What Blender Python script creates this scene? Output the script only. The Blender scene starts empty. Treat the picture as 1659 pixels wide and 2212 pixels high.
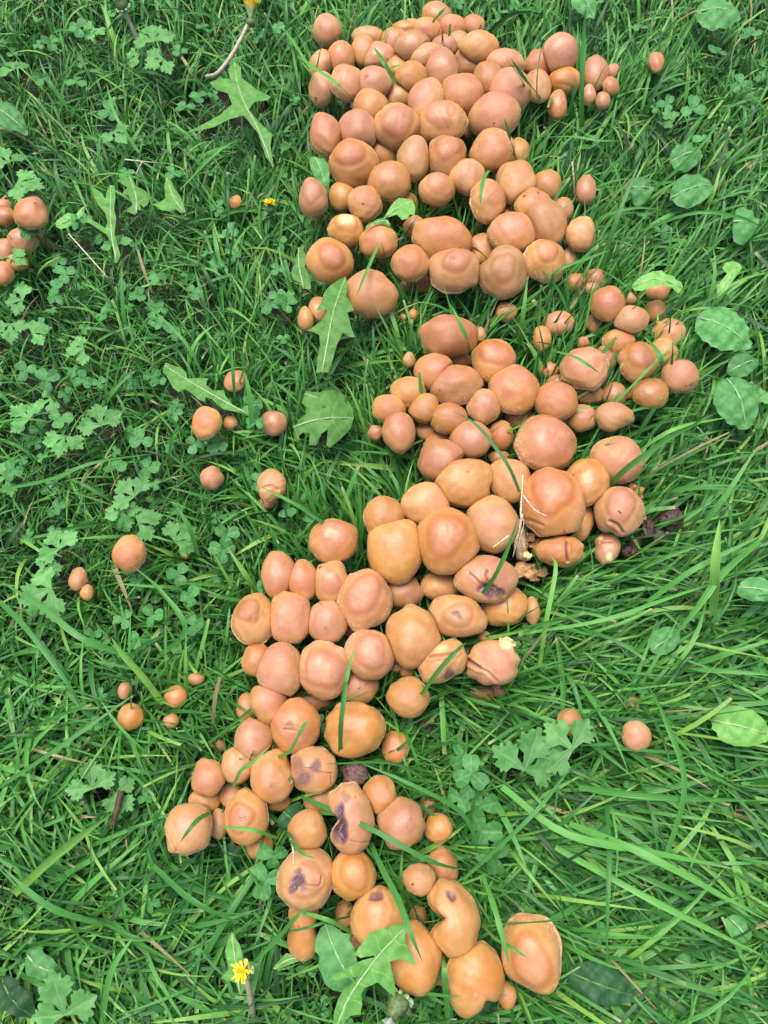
import bpy, math, random
import numpy as np
from mathutils import Vector, Matrix
from mathutils.geometry import delaunay_2d_cdt

rng = np.random.default_rng(7)
random.seed(7)
R = math.radians
sc = bpy.context.scene

# ---------------------------------------------------------------- camera
CAM_H, TILT, VFOV = 0.70, R(18), R(67)
cam_d = bpy.data.cameras.new('camera')
cam = bpy.data.objects.new('camera', cam_d)
sc.collection.objects.link(cam)
cam.location = (0, 0, CAM_H)
cam.rotation_euler = (TILT, 0, 0)
cam_d.sensor_fit = 'VERTICAL'
cam_d.angle = VFOV
cam_d.clip_start = 0.01
cam_d.clip_end = 200
cam_d.dof.use_dof = False
sc.camera = cam
sc.render.resolution_x, sc.render.resolution_y = 768, 1024

# ---------------------------------------------------------------- world, sun, exposure
SUN_EL, SUN_AZ = R(74), R(330)
w = bpy.data.worlds.new('World'); sc.world = w; w.use_nodes = True
nt = w.node_tree; nt.nodes.clear()
sky = nt.nodes.new('ShaderNodeTexSky'); sky.sky_type = 'NISHITA'
sky.sun_disc = False
sky.sun_elevation = SUN_EL; sky.sun_rotation = SUN_AZ
sky.air_density = 1.0; sky.dust_density = 4.0; sky.ozone_density = 1.0
bg = nt.nodes.new('ShaderNodeBackground'); bg.inputs['Strength'].default_value = 0.11
wo = nt.nodes.new('ShaderNodeOutputWorld')
nt.links.new(sky.outputs[0], bg.inputs[0]); nt.links.new(bg.outputs[0], wo.inputs[0])
sd = bpy.data.lights.new('sun', 'SUN'); sd.energy = 1.5; sd.angle = R(32); sd.color = (1.0, 0.96, 0.90)
sun = bpy.data.objects.new('sun', sd); sc.collection.objects.link(sun)
dx, dy, dz = math.sin(SUN_AZ)*math.cos(SUN_EL), math.cos(SUN_AZ)*math.cos(SUN_EL), math.sin(SUN_EL)
sun.rotation_euler = Vector((dx, dy, dz)).to_track_quat('Z', 'Y').to_euler()
sun.location = (dx*5, dy*5, dz*5)
vs = sc.view_settings
vs.view_transform = 'Standard'; vs.look = 'None'; vs.gamma = 1.0; vs.exposure = 1.07
vs.use_curve_mapping = False

# ---------------------------------------------------------------- projection helpers
# photo positions are written on a 1659 x 2212 grid (F units); crops have their own grids
FPX = 1106 / math.tan(VFOV/2)
ct, st = math.cos(TILT), math.sin(TILT)
CAM = np.array([0, 0, CAM_H])
RIGHT = np.array([1, 0, 0.]); UPV = np.array([0, ct, st]); FWD = np.array([0, st, -ct])
def at(u, v, z):
    """photo position -> point of the place at height z"""
    u = np.asarray(u, float); v = np.asarray(v, float)
    d = ((u-829.5)/FPX)[..., None]*RIGHT + (-(v-1106)/FPX)[..., None]*UPV + FWD
    t = (np.asarray(z)-CAM_H)/d[..., 2]
    return CAM + d*t[..., None]
def proj(p):
    q = p - CAM
    dep = q@FWD
    return 829.5 + (q@RIGHT)/dep*FPX, 1106 - (q@UPV)/dep*FPX, dep

CR = dict(A=(1200,0), B=(1800,0), C=(1100,600), D=(1800,600), E=(2100,1000), G=(1400,1200), H=(1400,1700),
          I=(2000,1600), J=(800,2000), K=(1500,2200), L=(600,2700), M=(1200,2700), N=(1000,3232),
          O=(1500,3232), P=(200,1900), Q=(700,1400), R=(0,600), S=(2200,2600), F=None)
def c2f(c, x, y):
    if c == 'F': return x, y
    o = CR[c]; return (o[0] + x/2.07375)/1.82278, (o[1] + y/2.07375)/1.82278
def cs(c): return 1.0 if c == 'F' else 1/2.07375/1.82278

# ---------------------------------------------------------------- object helpers
COL = sc.collection
def tag(o, label=None, cat=None, group=None, kind=None):
    if label: o['label'] = label
    if cat: o['category'] = cat
    if group: o['group'] = group
    if kind: o['kind'] = kind
    return o
def empty(name, loc):
    o = bpy.data.objects.new(name, None); o.location = loc; o.empty_display_size = .01
    COL.objects.link(o); return o
def mesh_np(name, verts, faces, mats, attrs=None, parent=None, smooth=True, mat_idx=None):
    """faces: int array (n,k) or list of such arrays"""
    if isinstance(faces, np.ndarray): faces = [faces]
    faces = [f for f in faces if len(f)]
    me = bpy.data.meshes.new(name)
    verts = np.asarray(verts, np.float32)
    me.vertices.add(len(verts)); me.vertices.foreach_set('co', verts.ravel())
    loops = np.concatenate([f.ravel() for f in faces]).astype(np.int32)
    sizes = np.concatenate([np.full(len(f), f.shape[1]) for f in faces]).astype(np.int32)
    starts = np.concatenate([[0], np.cumsum(sizes)[:-1]]).astype(np.int32)
    me.loops.add(len(loops)); me.loops.foreach_set('vertex_index', loops)
    me.polygons.add(len(sizes)); me.polygons.foreach_set('loop_start', starts)
    me.polygons.foreach_set('loop_total', sizes)
    me.polygons.foreach_set('use_smooth', np.full(len(sizes), smooth))
    for m in (mats if isinstance(mats, (list, tuple)) else [mats]): me.materials.append(m)
    if mat_idx is not None: me.polygons.foreach_set('material_index', np.asarray(mat_idx, np.int32))
    me.update(calc_edges=True)
    for k, a in (attrs or {}).items():
        at_ = me.attributes.new(k, 'FLOAT', 'POINT'); at_.data.foreach_set('value', np.asarray(a, np.float32))
    o = bpy.data.objects.new(name, me); COL.objects.link(o)
    if parent is not None:
        o.parent = parent
    return o
def local_to(parent_loc, v): return v - np.array(parent_loc)

def tube(path, rad, n=8, cap_end=True):
    path = np.asarray(path, float); m = len(path); rad = np.broadcast_to(rad, (m,))
    tan = np.gradient(path, axis=0); tan /= np.linalg.norm(tan, axis=1)[:, None] + 1e-12
    ref = np.array([0.3, 1, 0.1]) if abs(tan[0] @ np.array([0.3, 1, .1])) < .9 else np.array([1, 0, 0.])
    a = np.cross(tan, ref); a /= np.linalg.norm(a, axis=1)[:, None]
    b = np.cross(tan, a)
    ph = np.arange(n)*2*math.pi/n
    v = path[:, None] + rad[:, None, None]*(np.cos(ph)[None, :, None]*a[:, None] + np.sin(ph)[None, :, None]*b[:, None])
    v = v.reshape(-1, 3)
    i = np.arange(m-1)[:, None]*n; j = np.arange(n)[None]; k = (j+1) % n
    f = np.stack([i+j, i+k, i+n+k, i+n+j], -1).reshape(-1, 4)
    if cap_end:
        v = np.vstack([v, path[0], path[-1]]); c0 = m*n
        j = np.arange(n); k = (j+1) % n
        t1 = np.stack([k, j, np.full(n, c0)], -1); t2 = np.stack([(m-1)*n+j, (m-1)*n+k, np.full(n, c0+1)], -1)
        return v, [f, np.vstack([t1, t2])]
    return v, [f]
def smooth_path(pts, n=16):
    pts = np.asarray(pts, float)
    if len(pts) == 2:
        t = np.linspace(0, 1, n)[:, None]; return pts[0]*(1-t) + pts[1]*t
    P = np.vstack([2*pts[0]-pts[1], pts, 2*pts[-1]-pts[-2]])
    out = []
    segs = len(pts)-1
    for q in np.linspace(0, segs, n):
        i = min(int(q), segs-1); t = q-i
        p0, p1, p2, p3 = P[i], P[i+1], P[i+2], P[i+3]
        out.append(.5*((2*p1)+(-p0+p2)*t+(2*p0-5*p1+4*p2-p3)*t*t+(-p0+3*p1-3*p2+p3)*t**3))
    return np.array(out)

# ---------------------------------------------------------------- materials
class NB:
    def __init__(s, name):
        s.m = bpy.data.materials.new(name); s.m.use_nodes = True
        s.t = s.m.node_tree; s.t.nodes.clear()
        s.out = s.t.nodes.new('ShaderNodeOutputMaterial')
    def n(s, typ, **kw):
        nd = s.t.nodes.new(typ)
        for k, v in kw.items():
            if k.startswith('i_'):
                key = k[2:]; key = int(key) if key.isdigit() else key.replace('_', ' ')
                if hasattr(v, 'node') : s.t.links.new(v, nd.inputs[key])
                else: nd.inputs[key].default_value = v
            else: setattr(nd, k, v)
        return nd
    def attr(s, name, out='Fac'):
        return s.n('ShaderNodeAttribute', attribute_name=name).outputs[out]
    def math(s, op, a, b=0.0, c=0.0, clamp=False):
        nd = s.n('ShaderNodeMath', operation=op, use_clamp=clamp)
        for i, v in enumerate((a, b, c)):
            if hasattr(v, 'node'): s.t.links.new(v, nd.inputs[i])
            else: nd.inputs[i].default_value = v
        return nd.outputs[0]
    def ramp(s, v, lo, hi, a=0.0, b=1.0):
        return s.n('ShaderNodeMapRange', interpolation_type='SMOOTHSTEP', i_0=v, i_1=lo, i_2=hi, i_3=a, i_4=b).outputs[0]
    def mix(s, f, a, b, mode='MIX'):
        nd = s.n('ShaderNodeMix', data_type='RGBA', blend_type=mode)
        for k, v in ((0, f), (6, a), (7, b)):
            if hasattr(v, 'node'): s.t.links.new(v, nd.inputs[k])
            else: nd.inputs[k].default_value = (*v, 1) if isinstance(v, tuple) and len(v) == 3 else v
        return nd.outputs[2]
    def noise(s, scale, detail=3.0, rough=.55, vec=None, dist=0.0):
        nd = s.n('ShaderNodeTexNoise'); nd.inputs['Scale'].default_value = scale
        nd.inputs['Detail'].default_value = detail; nd.inputs['Roughness'].default_value = rough
        nd.inputs['Distortion'].default_value = dist
        if vec is not None: s.t.links.new(vec, nd.inputs['Vector'])
        return nd.outputs[0]
    def geo(s): return s.n('ShaderNodeNewGeometry').outputs['Position']
    def bump(s, h, strength=.3, dist=.001):
        nd = s.n('ShaderNodeBump'); nd.inputs['Strength'].default_value = strength; nd.inputs['Distance'].default_value = dist
        s.t.links.new(h, nd.inputs['Height']); return nd.outputs[0]
    def bsdf(s, col, rough=.5, normal=None, spec=.5, transl=0.0, tcol=None, **kw):
        p = s.n('ShaderNodeBsdfPrincipled')
        def put(k, v):
            if hasattr(v, 'node'): s.t.links.new(v, p.inputs[k])
            else: p.inputs[k].default_value = (*v, 1) if isinstance(v, tuple) and len(v) == 3 else v
        put('Base Color', col); put('Roughness', rough); put('Specular IOR Level', spec)
        if normal is not None: put('Normal', normal)
        for k, v in kw.items():
            if k == 'SSR': p.inputs['Subsurface Radius'].default_value = v
            else: put(k.replace('_', ' '), v)
        res = p.outputs[0]
        if transl:
            tr = s.n('ShaderNodeBsdfTranslucent')
            tc = tcol if tcol is not None else col
            if hasattr(tc, 'node'): s.t.links.new(tc, tr.inputs[0])
            else: tr.inputs[0].default_value = (*tc, 1)
            mx = s.n('ShaderNodeMixShader'); mx.inputs[0].default_value = transl
            s.t.links.new(res, mx.inputs[1]); s.t.links.new(tr.outputs[0], mx.inputs[2]); res = mx.outputs[0]
        s.t.links.new(res, s.out.inputs[0]); return s.m

def cap_material():
    b = NB('mushroom_skin')
    oc = b.n('ShaderNodeObjectInfo'); sep = b.n('ShaderNodeSeparateColor'); b.t.links.new(oc.outputs['Color'], sep.inputs[0])
    tone, bright, wet = sep.outputs[0], sep.outputs[1], sep.outputs[2]
    pos = b.geo()
    n1 = b.noise(70, 5, .65, pos); n2 = b.noise(330, 3, .6, pos); n3 = b.noise(1500, 2, .6, pos)
    disc = b.attr('disc'); rim = b.attr('rim'); stain = b.attr('stain'); pale = b.attr('pale'); ridge = b.attr('ridge')
    ochre = b.mix(b.ramp(n1, .35, .65), (.430, .212, .068), (.530, .285, .108))
    pink = b.mix(b.ramp(n1, .35, .7), (.395, .158, .080), (.500, .228, .132))
    f = b.math('MULTIPLY', disc, b.ramp(tone, 0, .7, .12, 1.0), clamp=True)
    f = b.math('ADD', f, b.math('MULTIPLY', b.ramp(tone, .3, 1.0), .45), clamp=True)
    f = b.math('ADD', f, b.math('MULTIPLY', b.math('SUBTRACT', n1, .5), .8), clamp=True)
    c = b.mix(f, ochre, pink)
    c = b.mix(b.math('MULTIPLY', ridge, .50), c, (.36, .125, .028))
    # water soaked amber patches
    c = b.mix(b.math('MULTIPLY', b.ramp(b.noise(45, 3, .5, pos), .56, .70), .45), c, (.46, .18, .03))
    # rim: duller, pale veil flecks
    c = b.mix(b.math('MULTIPLY', rim, .45), c, (.45, .25, .10))
    vor = b.n('ShaderNodeTexVoronoi', feature='F1'); vor.inputs['Scale'].default_value = 520
    b.t.links.new(pos, vor.inputs['Vector'])
    fl = b.math('MULTIPLY', b.ramp(vor.outputs['Distance'], .30, .17), b.ramp(b.math('ADD', rim, b.math('MULTIPLY', n2, .9)), .60, .95))
    c = b.mix(b.math('MULTIPLY', fl, .75), c, (.80, .60, .36))
    dust = b.math('MULTIPLY', b.ramp(n2, .48, .75), b.ramp(rim, .05, .9))
    c = b.mix(b.math('MULTIPLY', dust, .75), c, (.70, .50, .30))
    c = b.mix(b.math('MULTIPLY', b.ramp(rim, .72, 1.0), b.ramp(n2, .35, .6, .15, .7)), c, (.72, .52, .31))
    # freckles
    c = b.mix(b.math('MULTIPLY', b.ramp(n3, .62, .75), .22), c, (.30, .12, .05))
    c = b.mix(pale, c, (.80, .62, .30))
    sn_ = b.math('ADD', stain, b.math('MULTIPLY', b.math('SUBTRACT', n2, .5), b.math('MULTIPLY', stain, 1.6)))
    sn_ = b.math('ADD', sn_, b.math('MULTIPLY', b.math('SUBTRACT', n1, .5), b.math('MULTIPLY', stain, 1.4)))
    c = b.mix(b.ramp(sn_, .02, .30, 0, .65), c, (.26, .105, .050))
    c = b.mix(b.ramp(sn_, .22, .62, 0, .85), c, (.150, .072, .072))
    c = b.mix(b.ramp(sn_, .66, .98), c, b.mix(b.ramp(n2, .4, .6), (.040, .018, .022), (.12, .055, .060)))
    hsv = b.n('ShaderNodeHueSaturation'); b.t.links.new(c, hsv.inputs['Color'])
    b.t.links.new(b.ramp(bright, 0, 1, .45, 1.18), hsv.inputs['Value']); b.t.links.new(b.ramp(oc.outputs['Random'], 0, 1, .98, 1.08), hsv.inputs['Saturation'])  # bright: own lightness, lowered to paint shade into the skin of tucked-in caps
    h = b.math('ADD', b.math('MULTIPLY', n2, .5), b.math('ADD', b.math('MULTIPLY', n3, .22), b.math('MULTIPLY', fl, .6)))
    h = b.math('ADD', h, b.math('MULTIPLY', n1, .8))
    nrm = b.bump(h, .32, .0011)
    ro = b.math('ADD', b.ramp(wet, 0, 1, .50, .27), b.math('MULTIPLY', n2, .14))
    ro = b.math('ADD', ro, b.math('MULTIPLY', rim, .12))
    return b.bsdf(hsv.outputs[0], ro, nrm, spec=.60, Subsurface_Weight=.05, Subsurface_Scale=.004,
                  SSR=(1.0, .4, .2))
M_CAP = cap_material()
def gill_material():
    b = NB('mushroom_gills'); pos = b.geo()
    wv = b.attr('gill'); s = b.math('SINE', b.math('MULTIPLY', wv, 90.0))
    c = b.mix(b.ramp(s, -1, 1), (.17, .085, .04), (.40, .25, .13))
    return b.bsdf(c, .7, b.bump(s, .6, .0008))
M_GILL = gill_material()
def stem_material():
    b = NB('mushroom_stem')
    tc = b.n('ShaderNodeTexCoord').outputs['Object']
    mp = b.n('ShaderNodeMapping'); b.t.links.new(tc, mp.inputs[0]); mp.inputs['Scale'].default_value = (900, 900, 40)
    n = b.noise(1, 3, .6, mp.outputs[0])
    c = b.mix(b.ramp(n, .35, .65), (.36, .22, .10), (.58, .44, .26))
    return b.bsdf(c, .6, b.bump(n, .4, .0006))
M_STEM = stem_material()
def flesh_material():
    b = NB('torn_flesh'); n = b.noise(420, 4, .65, b.geo()); n1 = b.noise(90, 2, .5, b.geo())
    c = b.mix(b.ramp(n, .35, .65), (.40, .20, .075), (.62, .38, .17))
    c = b.mix(b.ramp(n1, .5, .65), c, (.23, .085, .04))
    return b.bsdf(c, .5, b.bump(n, .7, .0015))
M_FLESH = flesh_material()
def simple(name, c1, c2, rough=.5, scale=300, bumpd=.001, bs=.4, **kw):
    b = NB(name); n = b.noise(scale, 4, .6, b.geo())
    return b.bsdf(b.mix(b.ramp(n, .35, .65), c1, c2), rough, b.bump(n, bs, bumpd), **kw)
M_CREAM = simple('cream_flesh', (.70, .52, .20), (.85, .72, .40), .6)
M_ROT = simple('rotten_skin', (.028, .012, .010), (.105, .050, .036), .28, 380, .002, .9)
M_STRAW = simple('dry_straw', (.50, .36, .20), (.80, .70, .52), .6, 500)
M_TWIG = simple('twig_bark', (.055, .028, .015), (.11, .06, .03), .7, 400)
M_YELLOW = simple('dandelion_yellow', (.80, .50, .01), (.90, .68, .03), .55, 600)
M_FLUFF = simple('dandelion_fluff', (.60, .58, .55), (.85, .84, .82), .7, 900)
M_BUDGREEN = simple('bud_green', (.06, .11, .03), (.13, .20, .06), .5, 300)
M_PALEGREEN = simple('pale_bract', (.22, .36, .14), (.36, .50, .24), .5, 300)
M_STALK = simple('dandelion_stalk', (.30, .30, .16), (.48, .36, .30), .45, 200)
M_PETIOLE = simple('petiole_green', (.06, .16, .03), (.12, .25, .05), .45, 200)

def blade_material():
    b = NB('grass_blade_green'); pos = b.geo()
    tint = b.attr('tint'); t = b.attr('t'); s = b.attr('s'); dry = b.attr('dry')
    cr = b.n('ShaderNodeValToRGB'); b.t.links.new(tint, cr.inputs[0])
    e = cr.color_ramp.elements
    e[0].position = 0; e[0].color = (.008, .052, .010, 1)
    e[1].position = 1; e[1].color = (.230, .440, .070, 1)
    for p, c in ((.35, (.032, .160, .024, 1)), (.6, (.068, .262, .040, 1)), (.82, (.130, .385, .062, 1))):
        k = e.new(p); k.color = c
    c = cr.outputs[0]
    # fine ribs along the blade
    rib = b.math('SINE', b.math('MULTIPLY', s, 11.0))
    c = b.mix(b.math('MULTIPLY', b.ramp(rib, -1, 1), .12), c, (.17, .40, .11))
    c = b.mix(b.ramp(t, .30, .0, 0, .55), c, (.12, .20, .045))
    c = b.mix(b.math('MULTIPLY', b.ramp(b.noise(60, 3, .6, pos), .45, .75), .3), c, (.05, .24, .07))
    c = b.mix(b.math('MULTIPLY', dry, b.ramp(t, .90, .99)), c, (.42, .40, .20))
    c = b.mix(b.ramp(dry, .94, .95, 0, .9), c, (.42, .32, .16))
    ro = b.math('ADD', .30, b.math('MULTIPLY', b.noise(140, 2, .5, pos), .2))
    tc = b.mix(.5, c, (.14, .42, .03))
    return b.bsdf(c, ro, b.bump(rib, .25, .0004), spec=.42, transl=.14, tcol=tc)
M_BLADE = blade_material()
def leaf_material(name, base, light, vein, kside=.8, freq=900., fuzzy=False, rough=.42, chevron=False):
    b = NB(name); pos = b.geo()
    vt, vs_ = b.attr('vt'), b.attr('vs')
    av = b.math('ABSOLUTE', vs_)
    n = b.noise(110, 4, .6, pos); n2 = b.noise(520, 3, .6, pos)
    oi = b.n('ShaderNodeObjectInfo')
    c = b.mix(b.ramp(n, .3, .7), base, light)
    side = b.math('SINE', b.math('ADD', b.math('MULTIPLY', b.math('SUBTRACT', vt, b.math('MULTIPLY', av, kside)), freq), b.math('MULTIPLY', n, 4)))
    sv = b.ramp(side, .93, 1.0)
    mid = b.ramp(av, .0011, .0003)
    v = b.math('MAXIMUM', mid, b.math('MULTIPLY', sv, .45))
    c = b.mix(b.math('MULTIPLY', v, .75), c, vein)
    if chevron:
        ch = b.ramp(b.math('ABSOLUTE', b.math('SUBTRACT', b.math('ADD', vt, b.math('MULTIPLY', av, .9)), .0062)), .0011, .0003)
        c = b.mix(b.math('MULTIPLY', ch, .35), c, (.22, .42, .17))
    hsv = b.n('ShaderNodeHueSaturation'); b.t.links.new(c, hsv.inputs['Color'])
    b.t.links.new(b.ramp(oi.outputs['Random'], 0, 1, .8, 1.2), hsv.inputs['Value'])
    h = b.math('ADD', b.math('MULTIPLY', v, -1.0), b.math('ADD', b.math('MULTIPLY', n, 1.3), b.math('MULTIPLY', n2, .3)))
    return b.bsdf(hsv.outputs[0], b.math('ADD', rough, b.math('MULTIPLY', n2, .18)), b.bump(h, .4, .0010), spec=.32, transl=.30, tcol=b.mix(.5, hsv.outputs[0], (.22, .45, .04)))
M_DAND = leaf_material('dandelion_leaf_green', (.085, .270, .040), (.150, .380, .080), (.38, .55, .20), .35, 520)
M_PLANT = leaf_material('plantain_leaf_green', (.075, .270, .070), (.145, .400, .125), (.26, .50, .18), -1.2, 900)
M_PALE = leaf_material('pale_leaf_green', (.150, .400, .070), (.22, .50, .12), (.42, .62, .25), .35, 650)
M_DARKLEAF = leaf_material('dark_leaf_green', (.022, .085, .030), (.040, .125, .045), (.08, .20, .07), .4, 700)
M_BUTTER = leaf_material('buttercup_leaf_green', (.085, .290, .065), (.180, .450, .130), (.20, .42, .14), .2, 380)
M_CLOVER = leaf_material('clover_leaf_green', (.050, .230, .052), (.095, .330, .090), (.13, .34, .11), .9, 2200, chevron=True)

def soil():
    b = NB('soil'); pos = b.geo()
    n = b.noise(60, 6, .65, pos); n2 = b.noise(6, 3, .5, pos)
    c = b.mix(b.ramp(n, .4, .65), (.008, .006, .004), (.030, .022, .012))
    c = b.mix(b.math('MULTIPLY', b.ramp(n2, .3, .7), .8), c, (.010, .022, .007))
    return b.bsdf(c, .85, b.bump(n, 1.0, .01))
M_SOIL = soil()

# ---------------------------------------------------------------- the ground
xs = np.concatenate([[-20, -6, -2], np.linspace(-1.2, 1.2, 121), [2, 6, 20]])
ys = np.concatenate([[-20, -6, -2], np.linspace(-.9, 1.7, 131), [3, 6, 20]])
X, Y = np.meshgrid(xs, ys, indexing='ij')
Z = .004*np.sin(X*31+Y*17)*np.cos(Y*23-X*9) + .0025*np.sin(X*83)*np.sin(Y*71) - .006
nx, ny = X.shape
i, j = np.meshgrid(np.arange(nx-1), np.arange(ny-1), indexing='ij'); q = i*ny+j
ground = mesh_np('ground', np.stack([X, Y, Z], -1).reshape(-1, 3), np.stack([q, q+ny, q+ny+1, q+1], -1).reshape(-1, 4), M_SOIL)
tag(ground, kind='structure')

# ================================================================ THE MUSHROOMS
# (crop, x, y, rx, ry, rot, layer, tone, grass-over 0..1, name for relation or None, label or None, extra)
MS = []
def m(c, x, y, rx, ry, rot=0, lay=0, tone=.5, ref=None, label=None, g=.06, **k):
    u, v = c2f(c, x, y); s = cs(c)
    MS.append(dict(u=u, v=v, rx=rx*s, ry=ry*s, rot=R(rot), lay=lay, tone=tone, ref=ref, label=label, g=g, **k))

# --- top heap
m('A',182,245,108,112,0,0,.85,'the lone pink mushroom at the heap corner','lone round pinkish mushroom standing in grass left of the top heap',g=.15)
m('A',1078,128,115,102,-8,0,.45,'the topmost mushroom','topmost egg-shaped mushroom of the whole picture, orange-brown, with grass blade across',g=.1)
m('A',1205,222,118,88,0,0,.8)
m('A',1378,205,86,78,-15,0,.8,'the far right pink cap of the back row','pinkish cap at right end of the back row of the top heap')
m('A',872,196,72,42,0,1,.0)
m('A',812,240,98,62,0,0,.25)
m('A',1015,252,122,92,-15,0,.65)
m('A',725,340,104,102,0,0,.45)
m('A',885,378,136,120,0,0,.35)
m('A',520,298,125,78,0,0,.1)
m('A',598,335,48,42,0,1,.1)
m('A',478,405,100,112,10,0,.45)
m('A',607,462,122,105,0,0,.5)
m('A',298,468,106,118,0,0,.5)
m('A',132,522,84,112,-25,0,.35,g=.2)
m('A',1148,375,110,84,0,0,.7)
m('A',1250,340,96,78,0,0,.2)
m('A',1425,392,150,122,0,0,.25,'the broad ochre cap at the heap back right','broad ochre cap at the back right edge of the top heap')
m('A',1000,452,148,92,15,0,.4)
m('A',1120,558,128,146,0,0,.6,'the tall smooth tan heap cap','tall smooth tan cap in the upper middle of the top heap')
m('A',1355,512,118,112,0,0,.5)
m('A',765,548,88,90,-20,0,.1)
m('A',872,625,126,112,0,0,.3)
m('A',345,672,128,132,0,0,.5,g=.25,bumps=[(20,.1,40)])
m('A',565,668,146,116,0,0,.75,'the reddish cap with a dark dot','reddish-brown cap with a small dark red dimple, left of top heap middle',pits=[(-.38,-.05,.13,.06,.4)])
m('A',132,722,98,122,0,0,.5,g=.2)
m('A',1500,645,112,136,10,0,.35)
m('B',388,508,156,98,-5,0,.75)
m('A',765,785,106,100,0,0,.0,'the small bright yellow-ochre cap','small bright yellow-ochre cap wedged in the middle of the top heap')
m('A',535,862,132,122,0,0,.35)
m('A',985,828,138,172,-15,0,.75,'the upright narrow pink cap','upright narrow pinkish cap leaning right in the centre of the top heap')
m('A',1275,760,168,152,-8,0,.85,'the round pink cap in the heap centre','round smooth pink cap right of the top heap centre')
m('A',1335,655,78,52,-20,1,.1)
m('A',755,1038,182,168,-10,0,.55,'the cap with a pale right flank','broad tan cap with a raised middle and pale right flank in the top heap',disc=(-.05,.15,.62,.10))
m('A',1117,995,186,162,0,0,.45,'the cap with a fold down its face','tan cap with a soft vertical fold at its right in the top heap',disc=(.02,.1,.6,.10),cracks=[([(.45,.55),(.38,.2),(.45,-.15)],.10,.05,0)])
m('A',425,1056,152,150,0,0,.8,'the big pink cap at the heap left','big smooth pink cap near the left edge of the top heap')
m('A',168,1100,118,166,5,0,.75,'the leftmost tall pink cap','tall pink cap at the left edge of top heap with grass before it',g=.12)
m('A',1325,1005,70,100,0,1,.1)
m('A',397,1332,186,182,0,0,.8,'the cap with a big raised pink dome','large cap with a big raised pink dome, left of the top heap',disc=(-.12,.27,.55,.22))
m('A',640,1258,122,104,-10,1,.25)
m('A',888,1296,122,164,0,0,.3,'the orange-shouldered upright cap','upright tan cap with an amber right shoulder in the heap front')
m('A',1162,1270,152,156,0,0,.8,'the pink cap with white-flecked rim','pink cap with a white-flecked lower rim in front of the heap centre',disc=(0,.15,.6,.10),fleck=1)
m('C',408,110,52,80,0,1,.2)
m('B',302,940,195,168,0,0,.9,'the largest pink cap of the top heap','largest smooth pink cap at the right side of the top heap')
m('B',425,735,165,160,-15,0,.7,g=.15)
m('B',280,1228,172,158,0,0,.65,'the blocky tan cap below the largest pink one','blocky tan cap with flecked lower edge at the right front of the top heap',fleck=1,bumps=[(160,-.08,25)])
m('B',502,1232,80,98,0,0,.15)
m('C',898,230,166,146,0,0,.5,'the oval tan cap at the heap front','oval smooth tan cap at the front left of the top heap')
m('C',1288,302,133,126,0,0,.5,'the round cap with a white dusted base','round tan cap with dusty rim at the front edge, over a dark gap',disc=(0,.25,.6,.07))
m('C',1540,198,138,132,0,0,.5)
m('D',250,392,134,156,0,0,.5,'the cap with a white-tipped blade hanging on it','tan cap with a white-tipped grass blade hanging down across it')
m('D',485,240,148,166,0,0,.4,'the big smooth cap right of the white-tipped blade','big smooth orange-tan cap right of the one with white-tipped blade')
m('D',735,262,108,114,0,0,.4,g=.12)
m('D',300,215,60,40,0,2,.4)
m('B',680,515,126,104,0,0,.8,g=.1)
m('B',845,425,136,138,0,0,.85,'the tall pink mushroom at heap right','tall pink mushroom standing highest right of the top heap',g=.12)
m('B',662,700,100,120,0,0,.25,g=.25,pits=[(-.5,.55,.12,.02,.35)])
m('B',880,660,126,102,0,0,.35,g=.2,disc=(-.1,.1,.6,.12))
m('B',820,855,72,110,0,0,.6,g=.3)
m('B',1128,588,96,124,0,0,.85,'the pink mushroom behind the tall upright blade','pink mushroom beside a tall upright grass blade at the upper right',g=.15)
m('B',1272,580,58,58,0,0,.85,g=.15)
m('B',1255,705,66,68,0,0,.6,g=.15)
m('B',1190,818,62,64,0,0,.3,g=.2,bright=.75)
m('B',1078,775,52,72,0,0,.7,g=.2)
m('B',1625,505,62,74,0,0,.7,'the lonely brown mushroom at far right','small lonely mushroom half hidden in grass at the far upper right',g=.45)
# --- front fringe of the top heap
m('C',275,374,109,144,5,0,.7,'the oval brown cap at the fringe left','oval reddish-brown cap at left end of the front fringe under the top heap',g=.12,disc=(0,.25,.62,.10))
m('C',515,352,104,112,0,0,.15)
m('C',697,412,128,130,0,0,.5)
m('C',1018,418,112,92,0,1,.3)
m('C',545,628,138,118,0,0,.25,'the cream-topped cap','cap with a glossy cream patch on top and peeling left rim',pits=[(0,.35,.38,-.03,0)],palep=[(.0,.35,.45,.8)],disc=(-.05,.2,.62,.14))
m('C',805,722,148,126,0,0,.55,'the cap with three blades over it','round brown cap with grass blades crossing in front of it, left centre',g=.25)
m('C',1330,698,222,168,-6,0,.75,'the widest bean-shaped cap','widest bean-shaped pink cap with an amber patch, below the top heap',bumps=[(100,-.05,30),(0,.06,40)])
m('C',1070,898,146,138,0,0,.65,'the round cap left of the dimpled one','round pink-brown cap touching the lower left of the widest bean-shaped cap')
m('C',1434,955,196,178,0,0,.65,'the dimpled knob cap','cap with a raised central knob bearing a torn dimple',disc=(.05,.1,.5,.16),pits=[(-.1,.1,.09,.05,.35)])
m('C',417,884,180,168,0,0,.6,'the helmet-shaped cap at the left','helmet-shaped tan cap with a raised dome at left under the cream-topped cap',disc=(-.05,.05,.55,.16))
m('C',745,1152,196,176,-14,0,.45,'the big egg-shaped cap beside the dandelion leaf','big egg-shaped tan cap right of a jagged dandelion leaf',bumps=[(-20,.07,25)])
m('C',320,1278,76,104,0,0,.25,bright=.8)
m('C',215,1358,64,96,0,0,.05,g=.15)
m('C',1108,605,88,84,0,1,.25,g=.15)
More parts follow.
